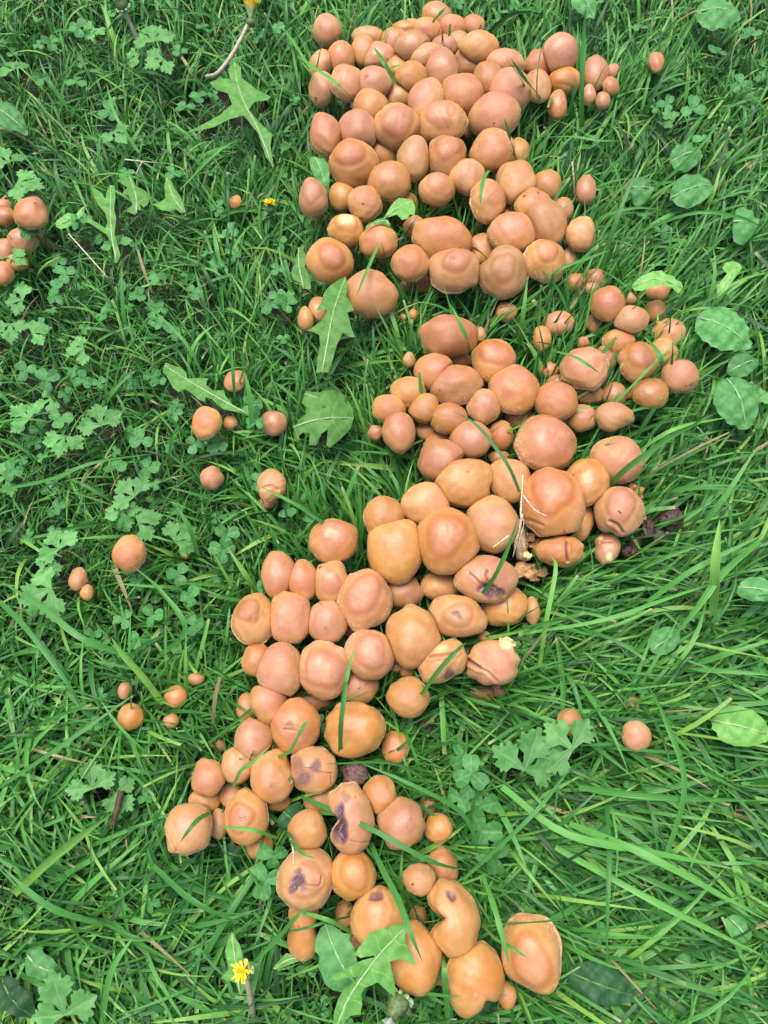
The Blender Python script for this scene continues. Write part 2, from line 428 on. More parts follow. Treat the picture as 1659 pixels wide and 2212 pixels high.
m('C',1048,1085,52,58,0,2,.5,g=.2)
m('C',1185,1080,76,74,0,2,.6,g=.15)
m('C',1092,1320,38,42,0,1,.1,'the tiny round ochre button','tiny round ochre button in dark grass below the round pink-brown cap',g=.1)
m('C',1016,1345,22,26,0,1,.2,g=.1)
m('C',728,592,48,48,0,2,.5,g=.1)
m('D',392,505,90,70,-10,1,.5)
m('D',455,655,180,158,0,0,.8,'the shiny pink bulging cap','shiny pink bulging cap in the middle of the right-hand group')
m('D',728,568,160,184,22,0,.4,'the two-lobed tan cap','two-lobed tan cap resembling a peanut, at the right of the group',bumps=[(185,-.10,25),(20,-.05,25)],disc=(0,.0,.7,.05))
m('D',625,425,142,128,15,0,.5,'the cap with a black speck','tan cap with a tiny black speck above the two-lobed one',pits=[(.05,.38,.055,.01,.9)])
m('D',870,465,78,94,0,1,.35,g=.2)
m('D',1050,305,76,112,0,0,.5,'the lone mushroom right of the group','lone tan mushroom in long grass right of the top heap, blade across it',g=.2)
m('D',1008,662,116,132,0,0,.25,g=.15)
m('D',200,795,112,128,0,1,.35,g=.12)
m('D',368,975,184,200,0,0,.35,'the heart-shaped folded cap','heart-shaped cap folded at its upper left with an ochre hollow',bumps=[(140,-.24,24),(60,.08,30)],pits=[(-.05,.55,.26,.12,0)],disc=(0,-.05,.5,.14))
m('D',712,882,166,160,-15,0,.45,'the lumpy cap with a torn underside','lumpy tan cap with knobs and a ragged pale lower rim',disc=(-.05,.25,.5,.16),bumps=[(190,-.08,20),(-20,.06,30)],fleck=1)
m('D',905,868,66,82,0,1,.2)
# --- right upper group in the long grass
m('D',1135,1032,84,76,0,0,.6,g=.35,bright=.8)
m('D',972,1062,80,74,0,0,.5,g=.5)
m('D',1095,1112,70,52,0,0,.4,g=.4)
m('D',1232,1232,140,134,0,0,.75,'the round pink mushroom of the grassy group','round pink mushroom at the top of the group in long grass at right',g=.1)
m('D',1412,1196,52,54,0,1,.1,g=.15)
m('E',798,528,130,114,0,0,.4,g=.22,fleck=1)
m('E',1000,468,88,88,0,1,.45,g=.3)
m('E',1115,638,124,112,-15,0,.4,'the amber cap at the upper right fringe','amber-brown cap at the right fringe near the big plantain leaf',g=.2)
m('E',1020,300,96,80,0,1,.6,'the mushroom under the pale leaf','mushroom hidden under the pale green leaf at right',g=.1)
m('E',205,562,120,98,0,0,.55,g=.4)
m('E',495,562,60,76,0,1,.7,g=.35)
m('E',72,684,72,100,0,0,.4,g=.45)
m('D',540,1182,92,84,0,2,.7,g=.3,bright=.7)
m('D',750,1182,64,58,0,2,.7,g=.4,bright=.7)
m('D',400,1302,84,78,0,1,.5,g=.45)
m('D',480,1402,44,60,0,2,.5,g=.5)
m('E',705,720,128,110,0,0,.45,'the olive blade cap','smooth tan cap behind the one with a chipped left edge',g=.12)
m('E',860,878,160,162,0,0,.6,'the chipped cap','flat-domed cap with a cream chip torn out of its left edge',disc=(-.1,.1,.6,.12),bumps=[(188,-.14,9)],palep=[(-.93,-.18,.13,1.)])
m('E',1068,800,106,118,0,0,.3,disc=(0,0,.5,.06))
m('E',1206,994,143,132,0,0,.8,'the rightmost pink cap','rightmost pink cap of the grassy group, half behind blades',g=.15)
m('E',418,930,182,176,0,0,.85,'the bulging pink cap of the grassy group','large bulging pink cap with a curved blade across, in long grass at right',g=.12)
m('E',585,855,92,110,0,1,.75)
m('E',405,722,48,44,0,1,.6,g=.3)
m('E',960,1132,142,124,0,0,.4,'the grass-striped orange cap','orange-brown cap striped by many grass blades, with dew drops at its top left',g=.35,bright=.8)
m('E',667,1148,92,98,0,0,.3,g=.3,bright=.75)
m('E',470,1152,112,72,0,1,.3,g=.3)
m('E',780,1130,46,52,0,1,.2,g=.25)
m('E',658,1322,142,118,0,0,.5,g=.42)
m('E',186,1192,172,158,0,0,.75,'the smooth round cap above the giant pink one','smooth round pink-tan cap just above the giant round cap at right',g=.08)
m('E',400,1335,115,112,0,0,.55,g=.25)
m('E',210,1050,96,64,0,1,.5,g=.2)
m('E',132,945,72,64,0,1,.6,g=.5)
# --- second heap
m('G',765,254,232,170,0,0,1.0,'the wine-pink cap at the top of the second heap','wide wine-pink cap with a white scratch, topmost of the middle heap',g=.06,disc=(0,.15,.72,.08))
m('G',1012,238,54,64,0,1,.4,g=.3)
m('G',440,452,50,60,0,1,.3,g=.5)
m('G',872,455,78,56,0,1,.4,wet=1.)
m('G',650,538,158,148,5,0,.8,'the pink cap left of the heap shoulder','pink-brown cap at upper left of the middle heap')
m('G',1122,450,178,168,0,0,.7,'the cap with a flat pink disc and ochre brim','cap with a flat pink disc and ochre brim at upper right of middle heap',disc=(.08,.15,.62,.12))
m('G',818,648,216,162,5,0,.8,'the loaf-shaped cap','loaf-shaped pinkish cap lying across the top of the middle heap')
m('G',1292,678,204,198,-10,0,.95,'the big rounded-square pink cap','big rounded-square wine-pink cap with flecked lower right rim in the middle heap')
m('G',428,702,140,128,0,0,.25,'the amber-shouldered left cap','ochre cap with amber right shoulder at left of the middle heap')
m('G',275,840,132,114,0,0,.6,g=.1)
m('G',562,842,122,120,0,0,.4)
m('G',762,924,148,126,0,0,.5,'the small oval tan cap with a dot','small oval tan cap with a faint dot below the loaf-shaped cap')
m('G',1050,828,130,146,-5,0,.6,fleck=1)
m('G',355,1032,136,164,0,0,.65,g=.2)
m('G',165,1042,58,62,0,0,.7,g=.35)
m('G',590,1024,92,82,0,1,.4,g=.1)
m('G',940,1094,166,150,0,0,.75,g=.14)
m('G',1182,1064,102,118,0,0,.6,g=.15)
m('G',1340,924,108,92,0,1,.5,g=.3)
m('G',680,1102,122,70,10,1,.6)
m('G',700,1276,192,174,0,0,.85,'the pink cap behind the wavy one','pinkish cap partly behind the wavy olive-ochre cap',g=.08)
m('G',893,1448,258,206,8,0,.2,'the wavy olive-ochre cap','wavy olive-ochre cap with an upturned right edge and a tiny dot',bumps=[(-18,-.16,14),(22,.10,20),(95,-.09,24),(150,-.05,18)],pits=[(-.05,.28,.05,.01,.5)],disc=(-.05,.15,.6,.06),g=.05)
m('G',1262,1432,172,178,0,0,.35,'the cap under the long curved blade','tan cap under a long dark curved blade in the second heap')
m('I',310,302,252,216,0,0,1.0,'the giant round pink cap','giant round smooth pink cap with a small central boss',disc=(0,.1,.75,.05),nip=(.02,.17),g=.05)
m('G',1172,1246,84,60,0,1,.7)
# --- middle
m('H',235,695,167,168,0,0,.3,'the ochre cap at the upper left edge','ochre-tan cap at the left end behind the tall smooth one')
m('H',582,592,196,182,-5,0,.3,'the smooth ochre cap with a white dot','smooth ochre cap with a tiny white dot, upper left of the nippled cap')
m('H',322,968,226,262,0,0,.35,'the tall smooth ochre cap','tall smooth ochre cap with pale highlight, left of the nippled cap',bumps=[(60,.04,30),(-120,-.05,30)],g=.05)
m('H',748,882,250,266,10,0,.7,'the nippled cap','very large cap with a pink disc and a small pale nipple at centre',disc=(-.08,.1,.6,.12),nip=(-.12,.26),top=1)
m('H',1110,748,208,236,0,0,.45,'the smooth cap left of the straw','smooth tan cap with a small boss, just left of the dry straw',nip=(-.12,.22))
m('H',1068,1204,242,198,-5,0,.75,'the split cap with a purple hole','cap split open with a purple-black hole near its lower edge',pits=[(-.02,-.55,.24,.32,1.1),(.35,-.66,.16,.10,.8),(-.3,-.55,.10,.08,.7)],cracks=[([(-.05,.18),(-.10,-.05),(-.02,-.3)],.045,.09,.7),([(-.62,.12),(-.40,-.2),(-.25,-.42)],.035,.06,.6),([(.1,-.45),(.55,-.7)],.05,.08,.9)],hi=1)
m('H',1225,1422,188,156,15,1,.2,'the ochre cap under the split one','smooth ochre cap tucked under the right side of the split cap')
m('H',1445,1460,60,112,0,1,.2,g=.15)
m('H',395,1312,156,132,0,1,.5,bright=.9)
m('H',695,1252,156,122,0,1,.25,bright=.9,g=.08)
m('H',832,1502,226,168,-12,0,.35,'the eye-shaped cap','almond-shaped ochre cap with a purple bruise at its centre',disc=(-.02,-.05,.5,.14),pits=[(-.1,.0,.14,.05,.6),(.02,-.18,.1,.03,.45)],bumps=[(175,.05,20),(0,.03,20)])
m('I',895,432,208,188,-20,0,.75,'the pink cap crossed by the long pale blade','pink-brown cap at right whose lower edge is crossed by a long pale blade',g=.05,fleck=.6)
m('I',640,610,178,188,-10,0,.4,'the glossy orange cap','glossy orange-brown cap tucked between three large caps at right',disc=(.05,-.15,.6,.08),wet=1.)
m('I',365,785,250,292,12,0,.9,'the largest cap with dry straw on it','very large cap with pink disc and dry straw lying on its left side',disc=(-.02,.25,.62,.13),cracks=[([(-.9,-.45),(-.55,-.62),(-.35,-.7)],.03,.03,.35),([(.25,-.8),(.36,-.95)],.02,.03,.5)],top=1)
m('I',903,855,182,208,0,0,.7,'the cap with a puckered base','egg-shaped pink cap whose lower left edge is puckered and split',disc=(.05,.15,.62,.14),bumps=[(-112,-.12,12)],cracks=[([(-.45,-.45),(-.15,-.6),(.1,-.85)],.05,.08,.6)])
m('I',605,945,86,148,-10,1,.1)
m('I',425,1180,186,126,0,0,.55,'the torn two-part cap','torn cap split by a dark crack, below the straw-covered cap',cracks=[([(.28,.55),(.22,.1),(.26,-.7)],.05,.12,.9)],bumps=[(-60,-.08,15),(170,-.06,14)],hi=1,jag=.03)
m('I',812,1150,96,130,-15,1,.65,'the broken cap showing white gills','broken cap with a sliver of white gills beneath the puckered one',palep=[(-.55,.55,.2,1.),(.05,-.75,.28,.9)],cracks=[([(-.6,.2),(.3,.1)],.05,.1,.5)],jag=.07,hi=1,g=.15)
m('I',1030,1082,54,90,0,2,.7,g=.1,bright=.7)
# --- left lobe of the middle heap
m('J',1065,268,190,186,0,0,.75,'the shiny brown cap with a highlight','shiny brown-pink cap with a pale highlight at upper left of the lower heap',g=.06,disc=(0,.2,.6,.06),wet=.9)
m('J',612,532,138,192,5,0,.7,'the leftmost upper cap of the lower heap','tall pinkish cap with grass tips over it, uppermost at left',g=.06)
m('J',815,592,130,168,10,0,.7)
m('J',1042,612,142,178,0,0,.7,'the cap with an amber right side','pink-tan cap with an amber side, left of the ring-edged one')
m('J',1315,740,210,258,-14,0,.95,'the pink cap with an ochre ring brim','large upright pink cap with a broad flecked ochre brim all round',disc=(-.08,.08,.6,.14),fleck=1)
m('J',416,902,176,208,0,0,.6,'the knobbed cap at far left','ochre cap with a small pink knob, far left of lower heap',disc=(-.22,.15,.46,.20))
m('J',710,888,172,214,5,0,.95,'the mauve-pink cap with a white dot','mauve-pink smooth cap with a tiny white dot right of the knobbed one',g=.03,fleck=.6)
m('J',1012,928,164,178,-5,0,.85,'the squarish pink cap with an amber base','squarish pink cap with an amber lower edge')
m('J',1232,985,92,66,0,1,.8)
m('J',1362,1195,202,200,-18,0,.75,'the pink-disc cap over the brown one','tan cap with pink disc and thick ochre lip, tilted right',disc=(-.05,.12,.6,.12),fleck=.5)
m('J',440,1238,112,138,0,0,.4,'the small tan cap at the left edge','small shiny tan cap with an amber top at the left edge')
m('J',628,1322,182,220,0,0,.85,'the big pink cap with a pale spot','big smooth pink cap with a tiny pale spot, left of pair',fleck=.8)
m('J',977,1316,206,232,0,0,.85,'the pink cap with a ridge at its left','big pink cap with an ochre crescent ridge along its left side',disc=(.08,.02,.66,.12),fleck=.8,cracks=[([(-.42,.75),(-.62,.3),(-.6,-.1)],.06,.04,0)])
m('J',1262,1455,168,146,0,1,.5,bright=.85)
m('J',915,1575,160,90,0,2,.35,bright=.85)
m('L',945,155,148,168,30,0,.6,'the comma-shaped cap','comma-shaped tan cap narrowing to its lower right at left',bumps=[(215,-.20,22)])
m('K',268,638,212,252,22,0,.3,'the pale upright ochre cap','large pale ochre cap with a faint pink rim, left of the folded one',disc=(.05,-.1,.66,.08))
m('K',502,832,202,158,28,0,.2,'the folded cap','small folded cap with a creased pale flap and a purple lower corner',cracks=[([(-.55,.15),(0,.18),(.5,.25)],.06,.14,.35)],pits=[(.35,-.72,.2,.05,.6)],palep=[(-.1,.55,.3,.4)],hi=1)
m('K',905,845,208,178,-5,0,.8,'the torn cap with cream flesh','torn cap with ragged top edge, dark slit and cream flesh at upper right',cracks=[([(-.95,.15),(-.7,-.1),(-.45,-.3)],.07,.16,.9),([(-.45,-.3),(-.1,-.55),(.15,-.85)],.05,.07,.2)],bumps=[(160,-.12,12),(45,.10,22),(-50,.05,30)],palep=[(.6,.75,.24,1.)],jag=.05,hi=1)
m('K',220,1130,173,160,0,0,.4,'the plain brown cap by itself','plain brown cap sitting apart below the folded cap',bright=.85)
m('K',215,912,62,56,0,1,.4,bright=.8)
m('K',128,872,54,52,0,1,.6)
m('K',848,640,54,46,0,1,.2)
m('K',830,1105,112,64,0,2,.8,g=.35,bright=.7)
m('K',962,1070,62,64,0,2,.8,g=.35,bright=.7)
m('L',765,178,82,116,0,1,.4,g=.08)
m('L',1165,322,196,214,0,0,.75,'the pink cap with a purple line','pink cap with a short purple line and bruise at its centre',disc=(0,0,.7,.06),pits=[(-.15,-.02,.16,.03,.35)],cracks=[([(-.42,-.14),(.1,-.18)],.03,.03,.7)])
m('L',822,440,148,172,0,0,.6,'the cap with a yellow speck','tan cap with a tiny yellow speck and shiny left rim')
m('L',1030,530,70,56,0,1,.5)
m('L',692,650,128,148,0,0,.25,g=.1)
m('L',978,742,176,208,8,0,.45,'the cap with a shoulder bulge','tan cap pinched at its right shoulder with a faint mauve spot',disc=(-.05,-.05,.6,.07),bumps=[(30,-.14,18)],pits=[(.0,-.32,.11,.01,.25)])
m('L',1312,686,188,188,0,0,.35,'the purple-bruised cracked cap','ochre cap with large purple bruises and a thin dark crack',pits=[(.12,.22,.20,.02,.62),(.0,.10,.14,.02,.5),(-.38,-.30,.32,.04,.50),(-.60,.12,.32,.02,.42)],cracks=[([(-.35,.15),(0,.1),(.2,.0),(.55,-.05),(.85,-.12)],.02,.04,.8),([(.7,-.15),(.72,-.55)],.02,.03,.6)],hi=1)
m('L',456,752,130,142,0,0,.75,'the small round pink ball','small round pink ball-like mushroom at the left edge of the bottom group')
m('L',430,938,132,88,0,1,.35,bright=.8)
m('L',645,905,92,100,20,1,.35)
m('L',766,1072,174,216,0,0,.7,'the cap with a scratched pink disc','ochre cap with oval pink disc bearing a short scratch',disc=(-.15,-.0,.52,.14),cracks=[([(-.2,-.03),(.15,.03)],.02,.02,.4)])
m('L',290,1158,184,202,0,0,.4,'the leftmost cap with a side lobe','leftmost big tan cap of the bottom group with a small lobe at its lower left',bumps=[(232,.12,12),(250,-.06,9)],cracks=[([(-.8,-.25),(-.55,-.6),(-.35,-.85)],.03,.06,.3)],g=.08)
m('L',540,1132,76,112,0,1,.4,g=.1)
m('L',872,1292,112,114,0,1,.2,bright=.8,g=.12)
m('L',1392,928,152,134,10,1,.3,'the cap under the purple-bruised one','smooth ochre cap tucked below the purple-bruised cracked cap')
m('L',1265,1182,150,152,0,0,.15,'the pale ochre ball by the dark leaf','pale ochre round cap right of a dark oval leaf')
m('L',1015,952,110,66,0,1,.5)
# --- bottom group
m('M',405,352,243,214,0,0,.3,'the big tan cap with an upright blade','big smooth tan cap with an upright dark blade crossing its left side',g=.05,bumps=[(95,-.05,18)])
m('M',742,500,112,122,0,1,.45,g=.35,bright=.8)
m('M',612,892,130,144,0,0,.45,'the plain cap right of the rotten hole','smooth orange-tan cap right of torn purple hole',g=.1)
m('M',362,1092,188,284,8,0,.5,'the torn cap with a black-purple hole','tall torn cap with ragged bite at left opening on purple-black flesh',bumps=[(186,-.62,20),(115,-.06,14)],pits=[(-.42,-.12,.28,.24,1.2),(-.28,-.38,.16,.12,1.0),(-.40,.32,.17,.12,1.0),(-.12,.65,.15,.03,.35)],cracks=[([(-.1,-.42),(.45,-.52),(.85,-.55)],.02,.03,.25)],jag=.03,hi=1,top=1)
m('M',785,1118,186,196,0,0,.7,'the freckled pink cap','pink cap with two orange pits and pale upper right rim',pits=[(.42,.12,.07,.03,.25),(.25,-.2,.06,.02,.2)],g=.06)
m('M',1090,1166,115,110,0,1,.25,'the little ochre-brown cap','little ochre cap right of the freckled pink one',g=.1)
m('M',1008,985,68,92,0,2,.4,g=.25,bright=.75)
m('M',1130,1472,116,146,15,1,.4,g=.2,bright=.85)
m('M',930,1582,130,118,0,0,.3,'the brown cap with a black mark','brown cap with a small hooked black mark on its front',bright=.85,pits=[(-.35,-.25,.07,.02,1.1)])
m('N',805,438,182,186,0,0,.3,'the smooth ochre cap right of the hollowed one','smooth ochre cap with a rounded ridge, right of the hollowed cap',disc=(.05,.1,.62,.12))
m('N',420,468,222,242,-5,0,.4,'the cap with a purple hollow','large ochre cap with a triangular purple-black hollow at its centre',disc=(.05,-.05,.55,.10),pits=[(-.22,-.02,.20,.16,1.1),(-.35,-.22,.15,.08,1.0),(-.05,-.22,.14,.04,.6),(-.25,.22,.11,.04,.7)],cracks=[([(-.2,-.15),(.2,-.2),(.55,-.2),(.6,.05)],.03,.05,.35)],hi=1)
m('N',402,865,140,242,0,1,.3,'the peanut-shaped cap','peanut-shaped cap pinched at its waist at the lower left',bumps=[(0,-.30,20),(180,-.34,20)],bright=.95)
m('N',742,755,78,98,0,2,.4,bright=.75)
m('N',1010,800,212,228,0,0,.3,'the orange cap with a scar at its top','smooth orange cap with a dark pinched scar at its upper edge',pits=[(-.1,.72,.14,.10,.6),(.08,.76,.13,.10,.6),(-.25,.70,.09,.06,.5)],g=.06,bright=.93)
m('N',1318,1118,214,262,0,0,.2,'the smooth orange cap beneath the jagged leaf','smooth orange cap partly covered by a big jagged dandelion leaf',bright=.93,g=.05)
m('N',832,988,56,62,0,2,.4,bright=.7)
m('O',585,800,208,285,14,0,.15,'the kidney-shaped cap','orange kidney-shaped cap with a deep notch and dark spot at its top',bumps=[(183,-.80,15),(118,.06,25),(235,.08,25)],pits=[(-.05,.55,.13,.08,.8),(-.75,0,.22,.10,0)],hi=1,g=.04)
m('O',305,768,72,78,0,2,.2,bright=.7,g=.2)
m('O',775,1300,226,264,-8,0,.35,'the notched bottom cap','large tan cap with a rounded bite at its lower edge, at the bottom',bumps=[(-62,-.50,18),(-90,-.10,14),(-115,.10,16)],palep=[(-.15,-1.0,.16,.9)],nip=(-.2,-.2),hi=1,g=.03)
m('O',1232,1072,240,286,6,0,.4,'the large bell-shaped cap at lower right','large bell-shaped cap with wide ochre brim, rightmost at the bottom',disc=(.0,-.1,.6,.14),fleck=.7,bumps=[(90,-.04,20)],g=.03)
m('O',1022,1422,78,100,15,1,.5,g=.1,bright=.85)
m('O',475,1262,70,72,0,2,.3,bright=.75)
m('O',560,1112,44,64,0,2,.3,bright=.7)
# --- scattered on the left
m('P',636,582,130,142,-10,0,.6,'the lone mushroom among buttercup leaves','lone pink and ochre mushroom with pale base among buttercup leaves at left',g=.05)
m('P',222,790,70,92,0,0,.3,'the small tan mushroom at far left','small tan mushroom at far left below a buttercup leaf',g=.08)
m('P',296,898,52,64,0,0,.3,'the little orange button','little orange button right below the small tan mushroom at left',g=.08)
m('P',1100,602,32,26,0,2,.2,g=.2,bright=.7)
m('Q',230,547,118,126,0,0,.7,'the lone helmet mushroom with a visible stem','round pink-brown mushroom leaning left with pale stem showing, left lawn',g=.06,lean=(-.35,.2))
m('Q',428,546,54,54,0,0,.3,'the little puckered button','little puckered tan button between two larger mushrooms on the left lawn',g=.1)
m('Q',465,202,87,84,0,0,.7,'the uppermost lawn mushroom','small pink mushroom with a stout stem, uppermost on the left lawn',g=.1,lean=(-.3,.35))
m('Q',780,547,106,100,0,0,.65,'the lawn mushroom by the jagged leaf','round pink-brown mushroom left of a jagged dandelion leaf on the lawn',g=.08)
m('Q',278,1000,90,96,0,0,.6,'the ball mushroom with a blade around it','small ball mushroom with a grass blade wrapped over it on the lawn',g=.1)
m('Q',765,1052,110,132,0,0,.45,'the creased lawn mushroom','creased brown mushroom wrapped by a white-edged blade on the lawn',g=.1,cracks=[([(-.6,-.45),(0,-.35),(.5,-.5)],.07,.10,.1)])
m('Q',722,1205,72,52,0,2,.6,g=.25,bright=.75)
m('Q',1600,540+90,50,60,0,1,.7,g=.3)
m('R',25,428,68,48,0,0,.7,g=.05)
m('R',30,518,100,72,0,0,.5,g=.05)
m('R',252,492,130,128,0,0,.8,'the largest mushroom at the left edge','largest pink mushroom of the small cluster at the left picture edge',g=.12)
m('R',182,716,112,100,0,0,.55,'the tan mushroom in the left edge cluster','pale tan mushroom in the middle of the cluster at left picture edge',g=.05)
m('R',38,792,74,88,0,0,.7)
m('R',142,892,82,66,0,1,.1,g=.1,bright=.85)
m('R',35,985,76,92,0,0,.8,g=.05)
m('F',509,436,13,13,0,1,.4,'the tiny orange dot mushroom','tiny orange mushroom showing through grass left of the yellow flower',g=.25)
m('F',583,0.1+1075,14,12,0,1,.5,g=.3)
m('L',190,88,92,88,0,0,.4,'the lawn mushroom under a broad blade','small tan mushroom beneath a broad slanting blade, left of bottom heap',g=.12)
m('L',155,285,62,56,0,1,.4,g=.2,bright=.8)
m('F',281,1548,27,27,0,0,.4,'the lone brown ball at lower left','small brown ball mushroom alone in the lower left grass',g=.12)
m('F',268,1492,13,17,0,1,.4,g=.25,bright=.75)
m('F',424,1467,18,13,0,1,.4,g=.25)
m('F',470,1612,18,14,0,2,.2,g=.3,bright=.75)
m('S',98,500,98,102,0,1,.3,'the brown mushroom above the big buttercup leaf','brown mushroom in grass directly above the big buttercup leaf at right',g=.3,bright=.8)
m('S',635,620,116,122,0,0,.55,'the lone speckled mushroom at lower right','lone speckled tan mushroom deep in the lower right grass',g=.18,fleck=1)
m('S',620,352,78,52,0,2,.7,g=.4,bright=.75)
m('F',1420,632,16,14,0,2,.6,g=.3,bright=.7)

LZ = {0: .060, 1: .040, 2: .022}
for k in MS:
    if k['v'] < 640 and 640 < k['u'] < 1290: k['rx'] *= 1.05; k['ry'] *= 1.03     # the tight packed top heap
    if k['u'] > 1090 and 545 < k['v'] < 930: k['g'] = max(k['g']*1.15, .22)
    rpx = (k['rx']+k['ry'])/2
    z = LZ[k['lay']]
    if k['lay'] == 0 and rpx < 32: z = .047 if k['u'] > 640 else .038
    if k.get('top'): z += .007
    z += (rpx-45)/60*.006
    k['c'] = at(k['u'], k['v'], max(z, .012))
    dep = (k['c']-CAM)@FWD
    k['dep'] = dep; k['Rx'] = k['rx']*dep/FPX*1.04; k['Ry'] = k['ry']*dep/FPX*1.02
    k['Rm'] = (k['Rx']+k['Ry'])/2
    if k['c'][2] - .25*k['Rm'] < .006:
        k['c'][2] += .006
C = np.array([k['c'] for k in MS]); RM = np.array([k['Rm'] for k in MS])

def cap_geometry(k, idx):
    r_ = np.random.default_rng(1000+idx)
    hi = k.get('hi') or k.get('cracks')
    big = k['rx'] > 30
    NA, NR = (112, 52) if hi else ((52, 25) if big else (32, 15))
    v = CAM - k['c']; v = v/np.linalg.norm(v)
    lean = k.get('lean', (r_.normal(0, .10), r_.normal(0, .10)))
    n = .62*np.array([0, 0, 1.]) + .38*v + lean[0]*RIGHT + lean[1]*UPV
    n /= np.linalg.norm(n)
    e1 = math.cos(k['rot'])*RIGHT + math.sin(k['rot'])*UPV
    x = e1 - n*(e1@n); x /= np.linalg.norm(x); y = np.cross(n, x)
    if y@UPV < 0 and abs(k['rot']) < 1.2: y = -y
    cb = np.clip(n@v, .5, 1); c_ = .70*k['Rm']
    sb2 = 1-cb*cb
    Ryy = math.sqrt(max((k['Ry']**2 - c_**2*sb2)/(cb*cb), (.75*k['Ry'])**2))
    th_max = 106
    th = np.radians(np.linspace(0, th_max, NR))**1.0
    ph = np.arange(NA)*2*math.pi/NA
    TH, PH = np.meshgrid(th, ph, indexing='ij')
    sx = np.sin(TH)**.84*np.cos(PH); sy = np.sin(TH)**.84*np.sin(PH); sz = np.cos(TH)
    # outline
    O = np.ones_like(PH)
    for q in (2, 3, 4, 5):
        O += r_.normal(0, .014 if q == 2 else .020 if q < 5 else .012)*np.cos(q*PH + r_.uniform(0, 6.28))
    wgt = np.clip(np.sin(TH), 0, 1)**1.5
    edge = np.clip((TH-1.05)/.6, 0, 1)
    for q in range(6, 12): O += r_.normal(0, .0065)*np.cos(q*PH + r_.uniform(0, 6.28))*edge
    O += .025*np.exp(-((TH-R(99))/R(6))**2)
    for (deg, amp, wid) in k.get('bumps', []):
        phi0 = R(deg) - k['rot']
        d = (PH-phi0+math.pi) % (2*math.pi) - math.pi
        O += amp*np.exp(-(d/R(wid))**2)*wgt**(.6 if amp < -.2 else 1)
    if k.get('jag'):
        for q in range(5, 12): O += r_.normal(0, k['jag']*.26)*np.cos(q*PH+r_.uniform(0, 6.28))*(TH > 1.0)*np.clip((TH-1.0)*2, 0, 1)
    lx, ly = sx*O, sy*O
    # raised disc
    cr_, sr_ = math.cos(-k['rot']), math.sin(-k['rot'])
    def loc(dx_, dy_): return dx_*cr_ - dy_*sr_, dx_*sr_ + dy_*cr_
    D = k.get('disc') or (r_.normal(0, .07), r_.normal(.06, .07), r_.uniform(.52, .72), abs(r_.normal(.03, .025)))
    ddx, ddy = loc(D[0], D[1])
    wob = 1 + .10*np.cos(2*PH+r_.uniform(0, 6)) + .06*np.cos(3*PH+r_.uniform(0, 6))
    dist = np.hypot(lx-ddx, ly-ddy)/(D[2]*wob)
    S = 1/(1+np.exp((dist-1)/(.10 if D[3] > .08 else .16)))
    up = TH < math.pi/2
    disc = S*up
    ridge = np.exp(-((dist-1.02)/.16)**2)*up*min(1, D[3]/.12)
    z = sz.copy()
    z = np.where(z > 0, z**1.12*1.0, z)
    z = z - .35*D[3]*(1-S)*up*np.sin(TH) + D[3]*S*np.clip(1.2-dist*.5, 0, 1)
    # brim swell outside the disc
    z = z + D[3]*.25*np.exp(-((dist-1.35)/.22)**2)*up
    # broad lumps
    disp = np.zeros_like(z)
    for q in range(9):
        f = r_.normal(0, 2.4, 3)
        disp += r_.normal(0, .011)*np.sin(f[0]*sx+f[1]*sy+f[2]*sz+r_.uniform(0, 6.28))
    for q in range(6):
        f = r_.normal(0, 7, 3)
        disp += r_.normal(0, .0035)*np.sin(f[0]*sx+f[1]*sy+f[2]*sz+r_.uniform(0, 6.28))
    stain = np.zeros_like(z); pale = np.zeros_like(z)
    for (px, py, pr, dp, sn) in k.get('pits', []):
        a, b_ = loc(px, py); d = np.hypot(lx-a, ly-b_)/pr
        d = d*(1+.14*np.sin(2*np.arctan2(ly-b_, lx-a)+px*9)+.08*np.sin(3*np.arctan2(ly-b_, lx-a)+py*7))
        disp -= dp*np.exp(-d**2*1.2)*up*(1+.25*np.sin(lx*40)*np.sin(ly*37))
        stain = np.maximum(stain, sn*np.clip((1.55-d)*1.1, 0, 1)*up) if sn > 0 else stain
    for (px, py, pr, a_) in k.get('palep', []):
        a, b_ = loc(px, py); d = np.hypot(lx-a, ly-b_)/pr
        pale = np.maximum(pale, a_*np.clip(1.5-d*1.2, 0, 1))
    for (pts, wd, dp, sn) in k.get('cracks', []):
        dm = np.full_like(z, 9.)
        P_ = [loc(*p) for p in smooth_path([(p[0], p[1]) for p in pts], 9)] if len(pts) > 2 else [loc(*p) for p in pts]
        for (a0, b0), (a1, b1) in zip(P_[:-1], P_[1:]):
            vx, vy = a1-a0, b1-b0
            t = np.clip(((lx-a0)*vx+(ly-b0)*vy)/(vx*vx+vy*vy+1e-9), 0, 1)
            dm = np.minimum(dm, np.hypot(lx-a0-t*vx, ly-b0-t*vy))
        g_ = np.exp(-(dm/wd)**2)*(sz > -.3)
        disp -= dp*g_ ; disp += dp*.35*np.exp(-((dm-wd*2.4)/(wd*1.1))**2)*up
        if sn: stain = np.maximum(stain, sn*np.exp(-(dm/(wd*.8))**2)*(sz > -.3))
    if k.get('nip'):
        a, b_ = loc(*k['nip']); d = np.hypot(lx-a, ly-b_)
        disp += .022*np.exp(-(d/.055)**2)*up - .008*np.exp(-((d-.12)/.05)**2)*up
        pale = np.maximum(pale, .30*np.exp(-(d/.05)**2)*up)
    zz = z*c_
    P3 = np.stack([lx*k['Rx'], ly*Ryy, zz], -1)
    P3 = P3*(1+disp[..., None])
    W = k['c'] + P3[..., 0:1]*x + P3[..., 1:2]*y + (P3[..., 2:3] - .10*c_)*n
